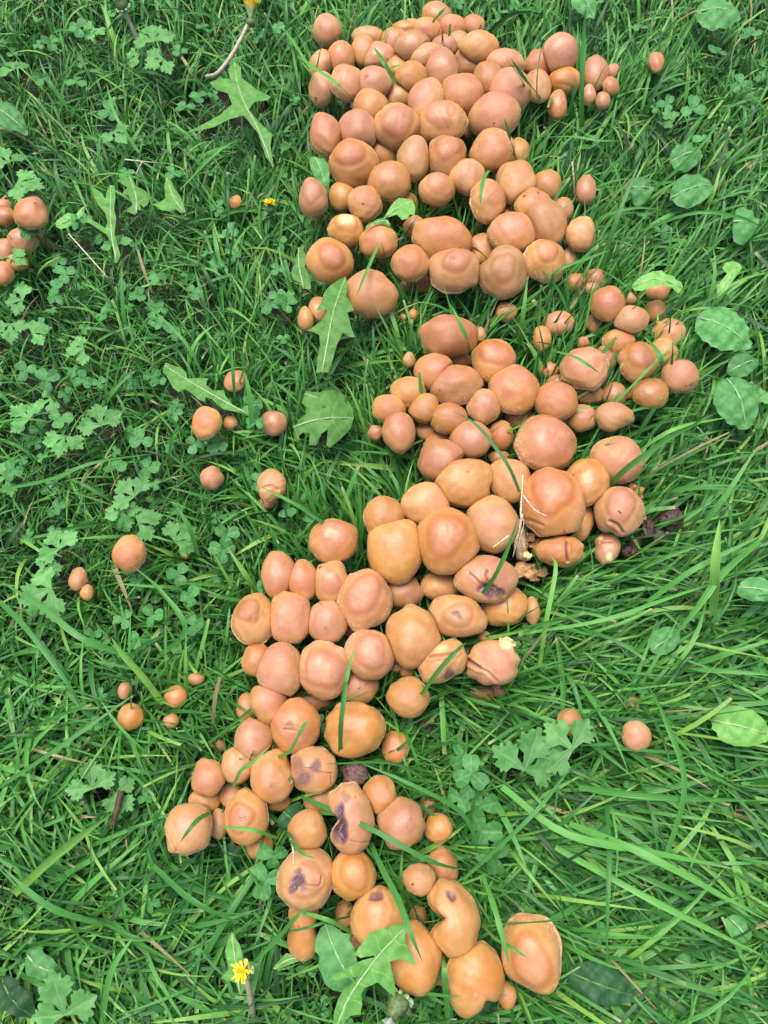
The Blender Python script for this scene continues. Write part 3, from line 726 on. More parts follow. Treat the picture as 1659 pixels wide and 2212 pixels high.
    # neighbours press the cap flat where they touch
    for jn in k['near']:
        o = MS[jn]
        d = o['c']-k['c']; L = np.linalg.norm(d)
        if L < 1e-4: continue
        d = d/L
        ri, rj = k['Rm']*.98, o['Rm']*.98
        if L > ri+rj: continue
        if o['lay'] == k['lay']:
            s0 = (L*L + ri*ri - rj*rj)/(2*L); s0 = max(s0, ri*.35)
            s = (W-k['c'])@d - s0
            W = W - (np.where(s > 0, s*.80, 0))[..., None]*d
        elif o['lay'] < k['lay']:
            q = W-o['c']; dd = np.linalg.norm(q, axis=-1); pen = rj*.93 - dd
            W = W + np.where(pen > 0, pen, 0)[..., None]*(-d)*1.0
    rim = np.clip((TH-R(48))/R(48), 0, 1)
    if k.get('fleck'): rim = np.clip(rim + .35*k['fleck']*np.clip((TH-R(35))/R(40), 0, 1), 0, 1.3)
    # underside: inrolled margin and gills up to the stem
    rings = [(.93, -.055), (.80, .02), (.45, .16), (.16, .22)]
    last = W[-1]; cen = k['c'] + n*(-.10*c_ + math.cos(R(th_max))*c_)
    axis_c = last.mean(0)
    under = [axis_c + (last-axis_c)*s_ + n*(hz*c_) for s_, hz in rings]
    V = np.vstack([W[1:].reshape(-1, 3)] + under + [W[0, :1].reshape(1, 3)])
    nr = NR-1+len(rings)
    def ext(a, fill): return np.concatenate([a[1:].ravel(), np.full(NA*len(rings), fill), [a[0].mean()]])
    at_ = dict(disc=ext(disc, 0.), rim=ext(rim, 1.), stain=ext(stain, 0.), pale=ext(pale, 0.), ridge=ext(ridge, 0.))
    at_['gill'] = np.concatenate([np.tile(ph, nr), [0]])
    i_ = np.arange(nr-1)[:, None]*NA; j_ = np.arange(NA)[None]; k_ = (j_+1) % NA
    F4 = np.stack([i_+j_, i_+NA+j_, i_+NA+k_, i_+k_], -1).reshape(-1, 4)
    ap = nr*NA; jj = np.arange(NA)
    F3 = np.stack([np.full(NA, ap), jj, (jj+1) % NA], -1)
    mi = np.concatenate([np.repeat((np.arange(nr-1) >= NR-1).astype(int), NA), np.zeros(NA, int)])
    if ((np.cross(x, y))@n) < 0: F4 = F4[:, ::-1]; F3 = F3[:, ::-1]
    return V, [F4, F3], at_, mi, n, axis_c + n*.2*c_

near_d = np.linalg.norm(C[:, None]-C[None], axis=-1)
for i_, k in enumerate(MS):
    k['near'] = [j_ for j_ in np.where(near_d[i_] < RM+RM[i_])[0] if j_ != i_]

# labels: distinctive ones by their look, the others by where they stand next to those
def size_word(k):
    r = k['Rm']
    return 'tiny' if r < .008 else 'small' if r < .0135 else 'medium' if r < .019 else 'large'
def tone_word(k):
    t = k['tone']; b_ = k.get('bright', 1)
    if b_ < .82: return 'shaded brown' if t > .35 else 'shaded orange'  # low bright: mostly shade put into the cap colour
    return 'ochre' if t < .2 else 'light tan' if t < .4 else 'tan' if t < .6 else 'pinkish tan' if t < .75 else 'pinkish'
DIRS = ['right of', 'up and right of', 'above', 'up and left of', 'left of', 'down and left of', 'below', 'down and right of']
lands = [k for k in MS if k['ref']]
def sector(dx_, dy_): return int(round(math.degrees(math.atan2(-dy_, dx_))/45)) % 8
used_labels = set(k['label'] for k in MS if k['label'])
plain = [k for k in MS if not k['label']]
byk = {}
for k in plain:
    L_ = min(lands, key=lambda l: math.hypot(l['u']-k['u'], l['v']-k['v']))
    d = math.hypot(L_['u']-k['u'], L_['v']-k['v'])
    byk.setdefault((L_['ref'], sector(k['u']-L_['u'], k['v']-L_['v'])), []).append((d, k))
ORD = ['', 'second ', 'third ', 'fourth ']
for (ref, s_), lst in byk.items():
    lst.sort(key=lambda q: q[0])
    for r_i, (d, k) in enumerate(lst):
        extra = ' in the grass' if k['g'] >= .25 else ' tucked low' if k['lay'] > 0 else ''
        lab = f"{size_word(k)} {tone_word(k)} mushroom{extra}, {ORD[r_i]}{DIRS[s_]} {ref}"
        k['label'] = lab.replace('second ', 'second one ').replace('third ', 'third one ').replace('fourth ', 'fourth one ')
        if len(k['label'].split()) > 16 and extra: k['label'] = k['label'].replace(extra, '')
        if len(k['label'].split()) > 16: k['label'] = k['label'].replace(' mushroom', ' one', 1).replace(' one down and', ' down').replace(' and ', ' ').replace('one ', '', 1)
for k in MS:
    if len(k['label'].split()) > 16: print('LONG', k['label'])
GROUP = {0: 'mushrooms growing in heaps in the lawn'}

caps_by_id = {}
for idx, k in enumerate(MS):
    V, F_, A_, mi, n, under = cap_geometry(k, idx)
    foot = under - n*(under[2]/max(n[2], .4))*.55
    foot = np.array([foot[0], foot[1], 0.0]); foot[:2] = foot[:2]*.8 + under[:2]*.2
    root = empty('mushroom', foot)
    tag(root, k['label'], 'mushroom', GROUP[0])
    o = mesh_np('cap', V-foot, F_, [M_CAP, M_GILL], A_, root, mat_idx=mi)
    caps_by_id[id(k)] = o; k['foot'] = foot
    r_ = np.random.default_rng(idx)
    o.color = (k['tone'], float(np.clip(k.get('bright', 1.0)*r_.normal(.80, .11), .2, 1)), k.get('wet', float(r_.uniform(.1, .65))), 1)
    sr = max(.0022, k['Rm']*.27)
    pth = smooth_path([foot-[0, 0, .004], foot*.5+under*.5 + [r_.normal(0, .002), r_.normal(0, .002), 0], under+n*.002], 9)
    sv, sf = tube(pth, sr*np.array([1.15, 1.1, 1.02, .97, .93, .92, .92, .95, 1.0]), 14)
    mesh_np('stem', sv-foot, sf, M_STEM, None, root)

# ---- broken and rotten remains at the right of the middle heap
def chunk(u, v, z, rx, ry, rot, seed, curl=.6, thick=.0022, jag=.22):
    """ragged bent shell of cap flesh: outer skin, inner face and torn edge"""
    r_ = np.random.default_rng(seed)
    c = at(u, v, z); dep = (c-CAM)@FWD; rx = rx*dep/FPX; ry = ry*dep/FPX
    NA, NR = 40, 10
    ph = np.arange(NA)*2*math.pi/NA
    O = np.ones(NA)
    for q in range(2, 12): O += r_.normal(0, jag/q**.8)*np.cos(q*ph+r_.uniform(0, 6.28))
    rr = np.linspace(0, 1, NR+1)[1:]
    xx = rr[:, None]*O*np.cos(ph)*rx; yy = rr[:, None]*O*np.sin(ph)*ry
    def hz(a, b_): return -curl*(a/rx)**2*rx*.6 - curl*.5*(b_/ry)**2*ry + .0016*np.sin(a*700+seed)+.0014*np.sin(b_*900+seed*2)
    zz = hz(xx, yy)
    top = np.vstack([np.stack([xx, yy, zz], -1).reshape(-1, 3), [[0, 0, hz(0, 0)]]])
    bot = top.copy()*[.93, .93, 1]; bot[:, 2] -= thick + .0007*np.sin(top[:, 0]*1500)
    tilt = Matrix.Rotation(rot, 3, 'Z') @ Matrix.Rotation(r_.normal(0, .5), 3, 'X') @ Matrix.Rotation(r_.normal(0, .4), 3, 'Y')
    T = np.array(tilt)
    Vv = np.vstack([top, bot])@T.T + c
    n0 = NA*NR+1
    i_ = np.arange(NR-1)[:, None]*NA; j_ = np.arange(NA)[None]; k_ = (j_+1) % NA
    q4 = np.stack([i_+j_, i_+NA+j_, i_+NA+k_, i_+k_], -1).reshape(-1, 4)
    jj = np.arange(NA); t3 = np.stack([np.full(NA, NA*NR), jj, (jj+1) % NA], -1)
    e = (NR-1)*NA
    side = np.stack([e+jj, e+jj+n0, e+(jj+1) % NA+n0, e+(jj+1) % NA], -1)
    f4 = np.vstack([q4, (q4+n0)[:, ::-1], side]); f3 = np.vstack([t3, (t3+n0)[:, ::-1]])
    return Vv, [f4, f3], c
def frag(label, c, x, y, rx, ry, rot, z, seed, mats, **kw):
    u, v = c2f(c, x, y); s = cs(c)
    V, F_, cc = chunk(u, v, z, rx*s, ry*s, rot, seed, **kw)
    foot = np.array([cc[0], cc[1], 0.])
    nf = len(F_[0])+len(F_[1])
    mi = np.zeros(nf, int)
    if len(mats) > 1:
        n4 = len(F_[0]); q = (n4-40)//2
        mi[q:n4] = 1; mi[n4+40:] = 1
    o = mesh_np('mushroom_fragment', V-foot, F_, mats, dict(disc=np.full(len(V), .4), rim=np.full(len(V), .3), ridge=np.full(len(V), .4)), mat_idx=mi)
    o.location = foot; o.color = (.3, .6, .3, 1)
    tag(o, label, 'mushroom piece', 'torn mushroom pieces right of the middle heap')
    return o
frag('torn brown fragment with upturned flesh below the cracked cap','I',195,1325,125,100,.5,.035,3,[M_FLESH],curl=.9)
frag('curled brown scrap at the lower right of the torn brown fragment','I',285,1345,55,40,.2,.032,31,[M_FLESH],curl=.9)
frag('ragged brown scrap left of the cracked torn cap','I',235,1135,58,75,1.0,.045,4,[M_FLESH],curl=1.0)
frag('tiny orange crumb in the dark gap below the straw','I',163,1203,28,34,.4,.050,5,[M_CREAM],curl=.7,thick=.004)
frag('dark scrap under the rim of the straw-covered cap','I',200,1060,50,34,.1,.045,6,[M_FLESH])
frag('orange-brown torn wedge behind the puckered cap','I',1062,690,70,62,.6,.052,8,[M_CAP,M_FLESH],curl=.5,thick=.006,jag=.12)
frag('small orange lump right of the puckered cap','I',1108,893,36,44,.3,.042,9,[M_CAP,M_FLESH],thick=.006,jag=.1)
frag('cream sliver of torn flesh on the rim of the ragged cap','K',1030,680,70,36,-.2,.067,12,[M_CREAM],thick=.003,jag=.25)
def rotten(label, c, x, y, rx, ry, rot, z, seed, mat=M_ROT, name='rotten_mushroom'):
    r_ = np.random.default_rng(seed)
    u, v = c2f(c, x, y); s = cs(c); cc = at(u, v, z); dep = (cc-CAM)@FWD
    a, b_ = rx*s*dep/FPX, ry*s*dep/FPX
    NA, NR = 44, 24
    th = np.linspace(.02, math.pi-.02, NR); ph = np.arange(NA)*2*math.pi/NA
    TH, PH = np.meshgrid(th, ph, indexing='ij')
    d = np.stack([np.sin(TH)*np.cos(PH), np.sin(TH)*np.sin(PH), np.cos(TH)], -1)
    dp = np.ones_like(TH)
    for q in range(14):
        f = r_.normal(0, 3.5, 3); dp += r_.normal(0, .035)*np.sin(d@f+r_.uniform(0, 6.28))
    for q in range(14):
        f = r_.normal(0, 11, 3); dp += r_.normal(0, .018)*np.abs(np.sin(d@f+r_.uniform(0, 6.28)))
    V = d*dp[..., None]*[a, b_, (a+b_)*.38]
    V = V.reshape(-1, 3)@np.array(Matrix.Rotation(rot, 3, 'Z')).T
    foot = np.array([cc[0], cc[1], 0.])
    i_ = np.arange(NR-1)[:, None]*NA; j_ = np.arange(NA)[None]; k_ = (j_+1) % NA
    F4 = np.stack([i_+j_, i_+NA+j_, i_+NA+k_, i_+k_], -1).reshape(-1, 4)
    root = empty(name, foot); tag(root, label, 'mushroom', 'rotten dark mushrooms')
    mesh_np('cap', V+cc-foot, F4, mat, None, root)
    sv, sf = tube([foot, foot*.5+cc*.5+[.002, 0, 0], cc], min(a, b_)*.3, 10)
    mesh_np('stem', sv-foot, sf, mat, None, root)
    return root
rotten('wrinkled dark brown rotten mushroom with a pale rim edge, farthest right','I',1332,908,92,92,.2,.040,21)
rotten('smooth dark purple-brown rotten mushroom right of the puckered cap','I',1142,995,52,88,-.2,.040,22)
rotten('blackened rotten mushroom between two dark ones and the grass','I',1222,1062,66,76,.1,.032,23)
rotten('shrivelled purple-black mushroom low in grass below the puckered cap','I',985,1182,74,60,.1,.030,24)
M_ROTGREY = simple('rotten_grey_skin', (.11, .055, .050), (.23, .125, .11), .4, 380, .002, .8)
rotten('shrivelled grey-mauve mushroom right of the purple-bruised cap','M',418,722,104,90,.3,.036,25,M_ROTGREY)
rotten('dark purple rotten mushroom sunk in grass below the plain brown cap','M',930,350,95,70,.3,.016,26)
rotten('brown bent stump of a broken stem beneath the dry straw','I',95,1095,62,150,.1,.040,28,M_STEM,'broken_stem')

# ================================================================ LEAVES
PROT = []   # (u, v, radius px, keep probability) for the grass
def inpoly(x, y, poly):
    inside = np.zeros(x.shape, bool); n = len(poly)
    for i_ in range(n):
        x0, y0 = poly[i_]; x1, y1 = poly[(i_+1) % n]
        c = ((y0 > y) != (y1 > y)) & (x < (x1-x0)*(y-y0)/(y1-y0+1e-15)+x0)
        inside ^= c
    return inside
def fill(poly, step):
    """triangulated sheet inside a 2D outline"""
    poly = np.asarray(poly, float)
    x0, y0 = poly.min(0); x1, y1 = poly.max(0)
    gx, gy = np.meshgrid(np.arange(x0, x1, step), np.arange(y0, y1, step), indexing='ij')
    gx = gx + (np.arange(gx.shape[1]) % 2)*step*.5
    g = np.stack([gx.ravel(), gy.ravel()], -1)
    g = g[inpoly(g[:, 0], g[:, 1], poly)]
    if len(g):
        d = np.min(np.linalg.norm(g[:, None]-poly[None], axis=-1), axis=1); g = g[d > step*.5]
    pts = [Vector(p) for p in np.vstack([poly, g])]
    r = delaunay_2d_cdt(pts, [], [list(range(len(poly)))], 1, 1e-7)
    v = np.array([[p.x, p.y] for p in r[0]]); f = [t for t in r[2] if len(t) == 3]
    return v, np.array(f, int)
def mid_coords(v, mid):
    """distance along and signed distance from the midrib"""
    mid = np.asarray(mid, float); seg = np.diff(mid, axis=0); L = np.linalg.norm(seg, axis=1); cum = np.concatenate([[0], np.cumsum(L)])
    best = np.full(len(v), 9.); T = np.zeros(len(v)); S_ = np.zeros(len(v))
    for i_ in range(len(seg)):
        d = v-mid[i_]; t = np.clip((d@seg[i_])/(L[i_]**2+1e-12), 0, 1)
        q = d-t[:, None]*seg[i_]; dd = np.linalg.norm(q, axis=1)
        sg = np.sign(seg[i_][0]*d[:, 1]-seg[i_][1]*d[:, 0])
        u_ = dd < best
        best[u_] = dd[u_]; T[u_] = cum[i_]+t[u_]*L[i_]; S_[u_] = (dd*sg)[u_]
    return T, S_
def traced_leaf(name, cat, label, poly, mid, crop, z, mat, arch=.008, slope=(0, 0), fold=.18, wave=.0012, seed=0, group=None, step=.003, keep=.06, rib=True):
    """leaf whose outline is written in photo grid units, lying at height z"""
    P2 = [c2f(crop, *p) for p in poly]; M2 = [c2f(crop, *p) for p in smooth_path(mid, 10)]
    W = at([p[0] for p in P2], [p[1] for p in P2], np.full(len(P2), z))[:, :2]
    Wm = at([p[0] for p in M2], [p[1] for p in M2], np.full(len(M2), z))[:, :2]
    v, f = fill(W, step)
    T, S_ = mid_coords(v, Wm)
    c = W.mean(0); Lr = np.linalg.norm(W-c, axis=1).max()
    zz = z + arch*(1-np.sum((v-c)**2, 1)/Lr**2) + fold*np.abs(S_)*np.clip(1-np.abs(S_)/.02, .2, 1) + (v-c)@np.array(slope)
    zz += wave*np.sin(v[:, 0]*420+seed)*np.sin(v[:, 1]*390+seed*2)
    V = np.column_stack([v, zz])
    foot = np.array([Wm[0][0], Wm[0][1], 0.])
    root = empty(name, foot); tag(root, label, cat, group)
    mesh_np('blade', V-foot, f, mat, dict(vt=T, vs=S_), root)
    mz = z + arch*(1-np.sum((Wm-c)**2, 1)/Lr**2) + (Wm-c)@np.array(slope)
    path = np.column_stack([Wm, mz+.0002])
    if rib:
        sv, sf = tube(path, np.linspace(.0010, .0004, len(path)), 6)
        mesh_np('midrib', sv-foot, sf, M_PALEGREEN if mat is not M_DARKLEAF else M_PETIOLE, None, root)
    U = np.array(P2); cu = U.mean(0)
    PROT.append(('poly', U, keep))
    return root

DG = 'dandelion leaves in the lawn'
traced_leaf('dandelion_leaf','leaf','big jagged dandelion leaf lying over the lower orange caps',
 [(1255,838),(1175,838),(1040,872),(950,905),(885,985),(820,1070),(870,1102),(985,1085),(985,1100),(880,1120),(770,1185),(670,1235),(605,1292),(690,1285),(780,1262),(860,1252),(830,1290),(740,1350),(690,1440),(655,1560),(648,1640),(640,1740),(720,1740),(740,1640),(790,1580),(870,1560),(885,1480),(878,1400),(905,1340),(960,1325),(1010,1300),(1080,1360),(1150,1420),(1150,1310),(1120,1190),(1110,1130),(1190,1115),(1260,1140),(1320,1168),(1290,1090),(1240,990),(1230,930),(1250,880)],
 [(660,1740),(760,1460),(900,1240),(1040,1060),(1240,860)],'N',.088,M_DAND,arch=.006,fold=.12,seed=1,group=DG)
traced_leaf('dandelion_leaf','leaf','oval toothed leaf with pale midrib left of the big jagged one',
 [(590,838),(545,870),(505,960),(500,1050),(540,1090),(530,1190),(555,1240),(580,1320),(640,1375),(700,1390),(780,1400),(850,1330),(900,1240),(850,1150),(820,1020),(780,960),(790,915),(735,905),(680,870),(640,842)],
 [(860,1370),(740,1190),(650,1010),(592,860)],'N',.066,M_PLANT,arch=.006,fold=.22,seed=2,group=DG)
traced_leaf('dandelion_leaf','leaf','jagged dandelion leaf hanging beside the big egg-shaped cap',
 [(540,1020),(470,1065),(410,1115),(370,1170),(345,1245),(310,1310),(360,1325),(398,1310),(385,1350),(340,1410),(285,1445),(230,1475),(290,1500),(330,1520),(335,1600),(310,1700),(300,1800),(400,1800),(440,1700),(470,1600),(520,1500),(570,1530),(620,1535),(590,1460),(575,1400),(560,1340),(610,1320),(595,1280),(560,1220),(545,1200),(560,1130),(555,1060)],
 [(350,1800),(395,1580),(440,1350),(500,1150),(540,1035)],'C',.072,M_DAND,arch=.006,fold=.15,seed=3,group=DG)
traced_leaf('dandelion_leaf','leaf','upright jagged leaf standing in the lawn left of the second heap',
 [(1440,510),(1425,430),(1380,395),(1330,370),(1300,375),(1280,300),(1240,280),(1200,295),(1160,330),(1145,380),(1180,430),(1220,450),(1160,470),(1110,480),(1070,440),(1040,470),(1060,500),(1000,530),(950,600),(985,665),(1030,640),(1080,650),(1075,740),(1130,740),(1180,660),(1230,630),(1215,740),(1240,760),(1320,700),(1370,650),(1415,600)],
 [(945,590),(1100,560),(1270,535),(1435,520)],'Q',.052,M_DAND,arch=.008,fold=.12,seed=4,group=DG)
traced_leaf('dandelion_leaf','leaf','jagged leaf pointing left above the lone helmet mushroom',
 [(-100,60),(-20,100),(40,120),(80,160),(90,210),(170,205),(262,215),(240,260),(300,310),(385,305),(400,350),(460,420),(530,450),(620,500),(540,480),(460,470),(380,460),(330,420),(290,380),(240,365),(235,400),(180,385),(120,330),(70,300),(20,320),(-30,280),(-80,190),(-120,140)],
 [(600,495),(400,400),(200,290),(40,190),(-100,90)],'Q',.046,M_DAND,arch=.006,fold=.12,seed=5,group=DG)
traced_leaf('dandelion_leaf','leaf','arrow-headed dandelion leaf at top centre left of the heap',
 [(508,138),(522,152),(524,180),(555,205),(588,222),(580,230),(552,235),(540,250),(560,275),(590,300),(585,320),(592,360),(575,345),(560,300),(530,262),(500,272),(465,285),(405,296),(440,280),(478,262),(505,240),(495,215),(470,205),(455,188),(478,178),(500,182),(494,160)],
 [(590,362),(560,290),(530,235),(515,190),(508,142)],'F',.055,M_DAND,arch=.008,fold=.12,seed=6,group=DG)
traced_leaf('dandelion_leaf','leaf','jagged leaf tip covering a low cap between the fringe mushrooms',
 [(1085,395),(1040,385),(975,388),(935,430),(900,470),(850,540),(910,540),(960,530),(1000,570),(1050,560),(1065,530),(1105,530),(1110,470)],
 [(870,535),(960,480),(1080,410)],'C',.068,M_PALE,arch=.004,fold=.15,seed=7,group=DG)
traced_leaf('dandelion_leaf','leaf','thin curled leaf strip between the leaf tip and the brown cap',
 [(850,545),(800,570),(720,605),(690,640),(760,610),(830,600),(900,612),(890,570)],
 [(905,600),(840,575),(705,625)],'C',.070,M_DAND,arch=.003,fold=.3,seed=8,group=DG)
traced_leaf('dandelion_leaf','leaf','long lobed leaf running down the left lawn below the top left clovers',
 [(745,270),(790,310),(840,350),(870,400),(880,330),(900,280),(940,280),(950,380),(940,480),(960,560),(950,640),(945,700),(970,780),(990,850),(960,905),(935,900),(940,820),(910,740),(880,690),(810,650),(760,610),(690,575),(740,565),(800,590),(870,640),(890,600),(870,520),(810,450),(770,360)],
 [(955,890),(925,720),(915,520),(910,290)],'R',.052,M_DAND,arch=.004,fold=.15,seed=9,group=DG)
traced_leaf('dandelion_leaf','leaf','pointed triangular leaf left of the oval brown fringe cap',
 [(1362,190),(1400,240),(1430,310),(1470,360),(1500,420),(1520,500),(1480,510),(1440,480),(1400,500),(1320,490),(1250,440),(1300,430),(1360,410),(1350,300)],
 [(1500,500),(1420,380),(1365,210)],'R',.050,M_DAND,arch=.004,fold=.15,seed=10,group=DG)
traced_leaf('dandelion_leaf','leaf','pale spoon-shaped leaf beside the left edge mushroom cluster',
 [(460,610),(470,580),(520,545),(570,520),(630,530),(650,500),(670,460),(715,430),(700,480),(660,560),(610,590),(560,630),(500,638)],
 [(705,445),(630,550),(475,610)],'R',.046,M_PALE,arch=.004,fold=.15,seed=11,group=DG)
traced_leaf('dandelion_leaf','leaf','lobed green leaf at upper left with a broad bay in its right edge',
 [(1050,160),(1090,230),(1120,300),(1190,330),(1240,380),(1210,440),(1180,470),(1150,440),(1160,490),(1120,480),(1110,520),(1040,500),(1090,440),(1060,380),(1010,360),(1050,310),(960,240),(1000,200),(1050,220)],
 [(1120,510),(1120,380),(1055,190)],'R',.048,M_DAND,arch=.004,fold=.15,seed=12,group=DG)
traced_leaf('dandelion_leaf','leaf','broad pale leaf left of the helmet-shaped cap',
 [(150,770),(190,790),(215,850),(225,900),(210,960),(250,1010),(255,1060),(260,1125),(200,1120),(170,1080),(120,1060),(100,1010),(110,960),(140,930),(100,890),(150,870)],
 [(200,1120),(165,950),(160,790)],'C',.048,M_DAND,arch=.004,fold=.15,seed=13,group=DG)
traced_leaf('dandelion_leaf','leaf','dark lobed leaf below the low dandelion flower head',
 [(500,2010),(520,2040),(528,2070),(560,2080),(545,2110),(520,2150),(510,2120),(480,2110),(496,2090),(488,2050)],
 [(520,2145),(512,2080),(502,2020)],'F',.050,M_DAND,arch=.004,fold=.1,seed=14,group=DG)
traced_leaf('dandelion_leaf','leaf','folded triangular leaf below the peanut-shaped cap',
 [(150,1205),(210,1130),(270,1070),(310,1090),(350,1120),(450,1118),(400,1135),(330,1150),(260,1180),(200,1210)],
 [(440,1122),(300,1120),(165,1198)],'N',.040,M_DAND,arch=.003,fold=.2,seed=15,group=DG)
traced_leaf('dandelion_leaf','leaf','broad jagged leaf hiding in grass behind the upright lawn leaf',
 [(660,845),(690,850),(720,842),(748,856),(740,880),(752,900),(730,905),(700,890),(670,888),(652,872)],
 [(745,880),(700,868),(662,852)],'F',.036,M_DAND,arch=.003,fold=.1,seed=16,group=DG,keep=.3)

PG = 'broad smooth leaves in the lawn'
def oval(cx, cy, a, b_, rot, tip=.12, n=34, wob=.03, seed=0):
    r_ = np.random.default_rng(seed); out = []
    for i_ in range(n):
        t = 2*math.pi*i_/n
        x = a*math.cos(t); y = b_*math.sin(t)*(1-.15*math.cos(t))
        if math.cos(t) > .9: x *= 1+tip*(math.cos(t)-.9)*10
        s = 1 + r_.normal(0, wob)*.6
        x, y = x*s, y*s
        out.append((cx+x*math.cos(rot)-y*math.sin(rot), cy+x*math.sin(rot)+y*math.cos(rot)))
    mid = [(cx-a*math.cos(rot), cy-a*math.sin(rot)), (cx, cy), (cx+a*.93*math.cos(rot), cy+a*.93*math.sin(rot))]
    return out, mid
ovals = [
 ('grey-green broad leaf at the top right corner', 1548,36,46,34,.1,.055,M_PLANT),
 ('round pale-veined plantain leaf, largest on the right edge', 1558,718,62,44,.5,.062,M_PLANT),
 ('crinkled round plantain leaf with white specks on the right edge', 1588,872,56,48,1.2,.060,M_PLANT),
 ('blue-green leaf between the two big plantain leaves', 1600,795,34,24,-.4,.052,M_PLANT),
 ('broad oval leaf with pale midrib at the lower right edge', 1597,1572,62,42,.25,.062,M_PALE),
 ('dim oval leaf right of the lone mushroom', 1382,418,22,32,.1,.040,M_PLANT),
 ('broad dim leaf among grass at right above the long pale blade', 1492,418,46,34,-.3,.042,M_PLANT),
 ('oval leaf at far right in the upper grass', 1602,492,26,40,.1,.045,M_PLANT),
 ('soft green leaf at right among the upper grass', 1480,345,36,28,-.3,.045,M_PLANT),
 ('dark glossy oval leaf between the caps of the bottom group', 627,1762,16,36,-5.55,.056,M_DARKLEAF),
 ('dark flat leaf under the cap with scratched pink disc', 505,1842,30,20,.3,.026,M_DARKLEAF),
 ('bottle-green leaf at the lower left corner', 100,2082,44,30,.5,.050,M_PLANT),
 ('dark veined leaf in the bottom left corner', 40,2150,52,30,.9,.042,M_DARKLEAF),
 ('large dark veined leaf at the bottom right of the bell-shaped cap', 1295,2122,72,42,.35,.040,M_DARKLEAF),
 ('dark leaf showing through the bite of the notched cap', 1030,2150,46,30,.9,.028,M_DARKLEAF),
 ('oval green leaf at the left of the cap with raised pink dome', 693,378,38,18,1.2,.062,M_PLANT),
 ('mid green leaf half hidden at the right edge middle', 1632,1278,42,26,.2,.050,M_PLANT),
 ('green leaf at right beneath crossing blades', 1432,1385,36,28,-.6,.040,M_PLANT),
 ('small round leaf at the lower right of the bell-shaped cap', 1475,2075,20,20,.2,.036,M_PLANT),
 ('leaf peeking right of the dark lower right leaf', 1590,2005,34,24,.9,.036,M_PLANT),
 ('long soft leaf at the left top edge', 22,262,44,26,.6,.045,M_PLANT),
 ('spade-shaped leaf at the very top centre right', 1258,15,34,24,.9,.050,M_PLANT),
]
for i_, (lab, u, v, a, b_, rt, z, mt) in enumerate(ovals):
    pl, md = oval(u, v, a, b_, rt, seed=i_)
    traced_leaf('broad_leaf', 'leaf', lab, pl, md, 'F', z*.80, mt, arch=.010, fold=.30, wave=.0026, seed=30+i_, group=PG, keep=.42)
traced_leaf('broad_leaf','leaf','pale bright leaf lying over a mushroom at the right',
 [(800,270),(815,240),(870,200),(950,172),(1030,165),(1060,200),(1110,205),(1140,210),(1150,240),(1200,245),(1215,280),(1200,310),(1170,340),(1120,310),(1040,290),(960,300),(880,318),(820,305)],
 [(1200,290),(1050,245),(930,235),(810,275)],'E',.066,M_PALE,arch=.006,fold=.2,seed=61,group=PG)
traced_leaf('broad_leaf','leaf','curled pale leaf arching at the right edge above the plantain',
 [(1550,100),(1600,80),(1680,80),(1690,140),(1640,200),(1600,260),(1560,320),(1500,360),(1490,310),(1510,250),(1560,190),(1520,150)],
 [(1500,340),(1570,230),(1620,150),(1680,105)],'E',.066,M_PALE,arch=.006,fold=.2,seed=62,group=PG)

# buttercup and clover leaves: built once at real size, then copied
def polar(fun, n): 
    ph = np.linspace(0, 2*math.pi, n, endpoint=False); r = fun(ph)
    return np.stack([r*np.cos(ph), r*np.sin(ph)], -1)
def sheet(poly, mid, step, arch, fold, wave, seed):
    v, f = fill(poly, step); T, S_ = mid_coords(v, mid)
    L = np.linalg.norm(poly, axis=1).max()
    z = -arch*np.sum(v**2, 1)/L**2 + fold*np.abs(S_) + wave*np.sin(v[:, 0]*500+seed)*np.cos(v[:, 1]*470+seed)
    return np.column_stack([v, z]), f, T, S_
def lobe_poly(length, width, teeth, seed):
    """one leaflet: wedge base, three deep sub-lobes, each with small teeth"""
    r_ = np.random.default_rng(seed)
    def sub(ang, l, w0):
        d = np.array([math.sin(ang), math.cos(ang)]); p = np.array([d[1], -d[0]])
        o = np.array([0, length*.34])
        prof = [(-.55, .18), (-1.0, .55), (-.72, .62), (-.95, .82), (-.45, .80), (-.28, .97), (0, 1.04), (.28, .97), (.45, .80), (.95, .82), (.72, .62), (1.0, .55), (.55, .18)]
        return [tuple(o + d*l*t*r_.uniform(.96, 1.04) + p*w0*s_) for s_, t in prof]
    pts = [(-.0009, 0)]
    pts += sub(-.72, length*.54, width*.52)[:-1] + [(-width*.16, length*.55)]
    pts += sub(0, length*.66, width*.56)[1:-1] + [(width*.16, length*.55)]
    pts += sub(.72, length*.54, width*.52)[1:] + [(.0009, 0), (0, -.0006)]
    return np.array(pts)
buttercup_meshes = []
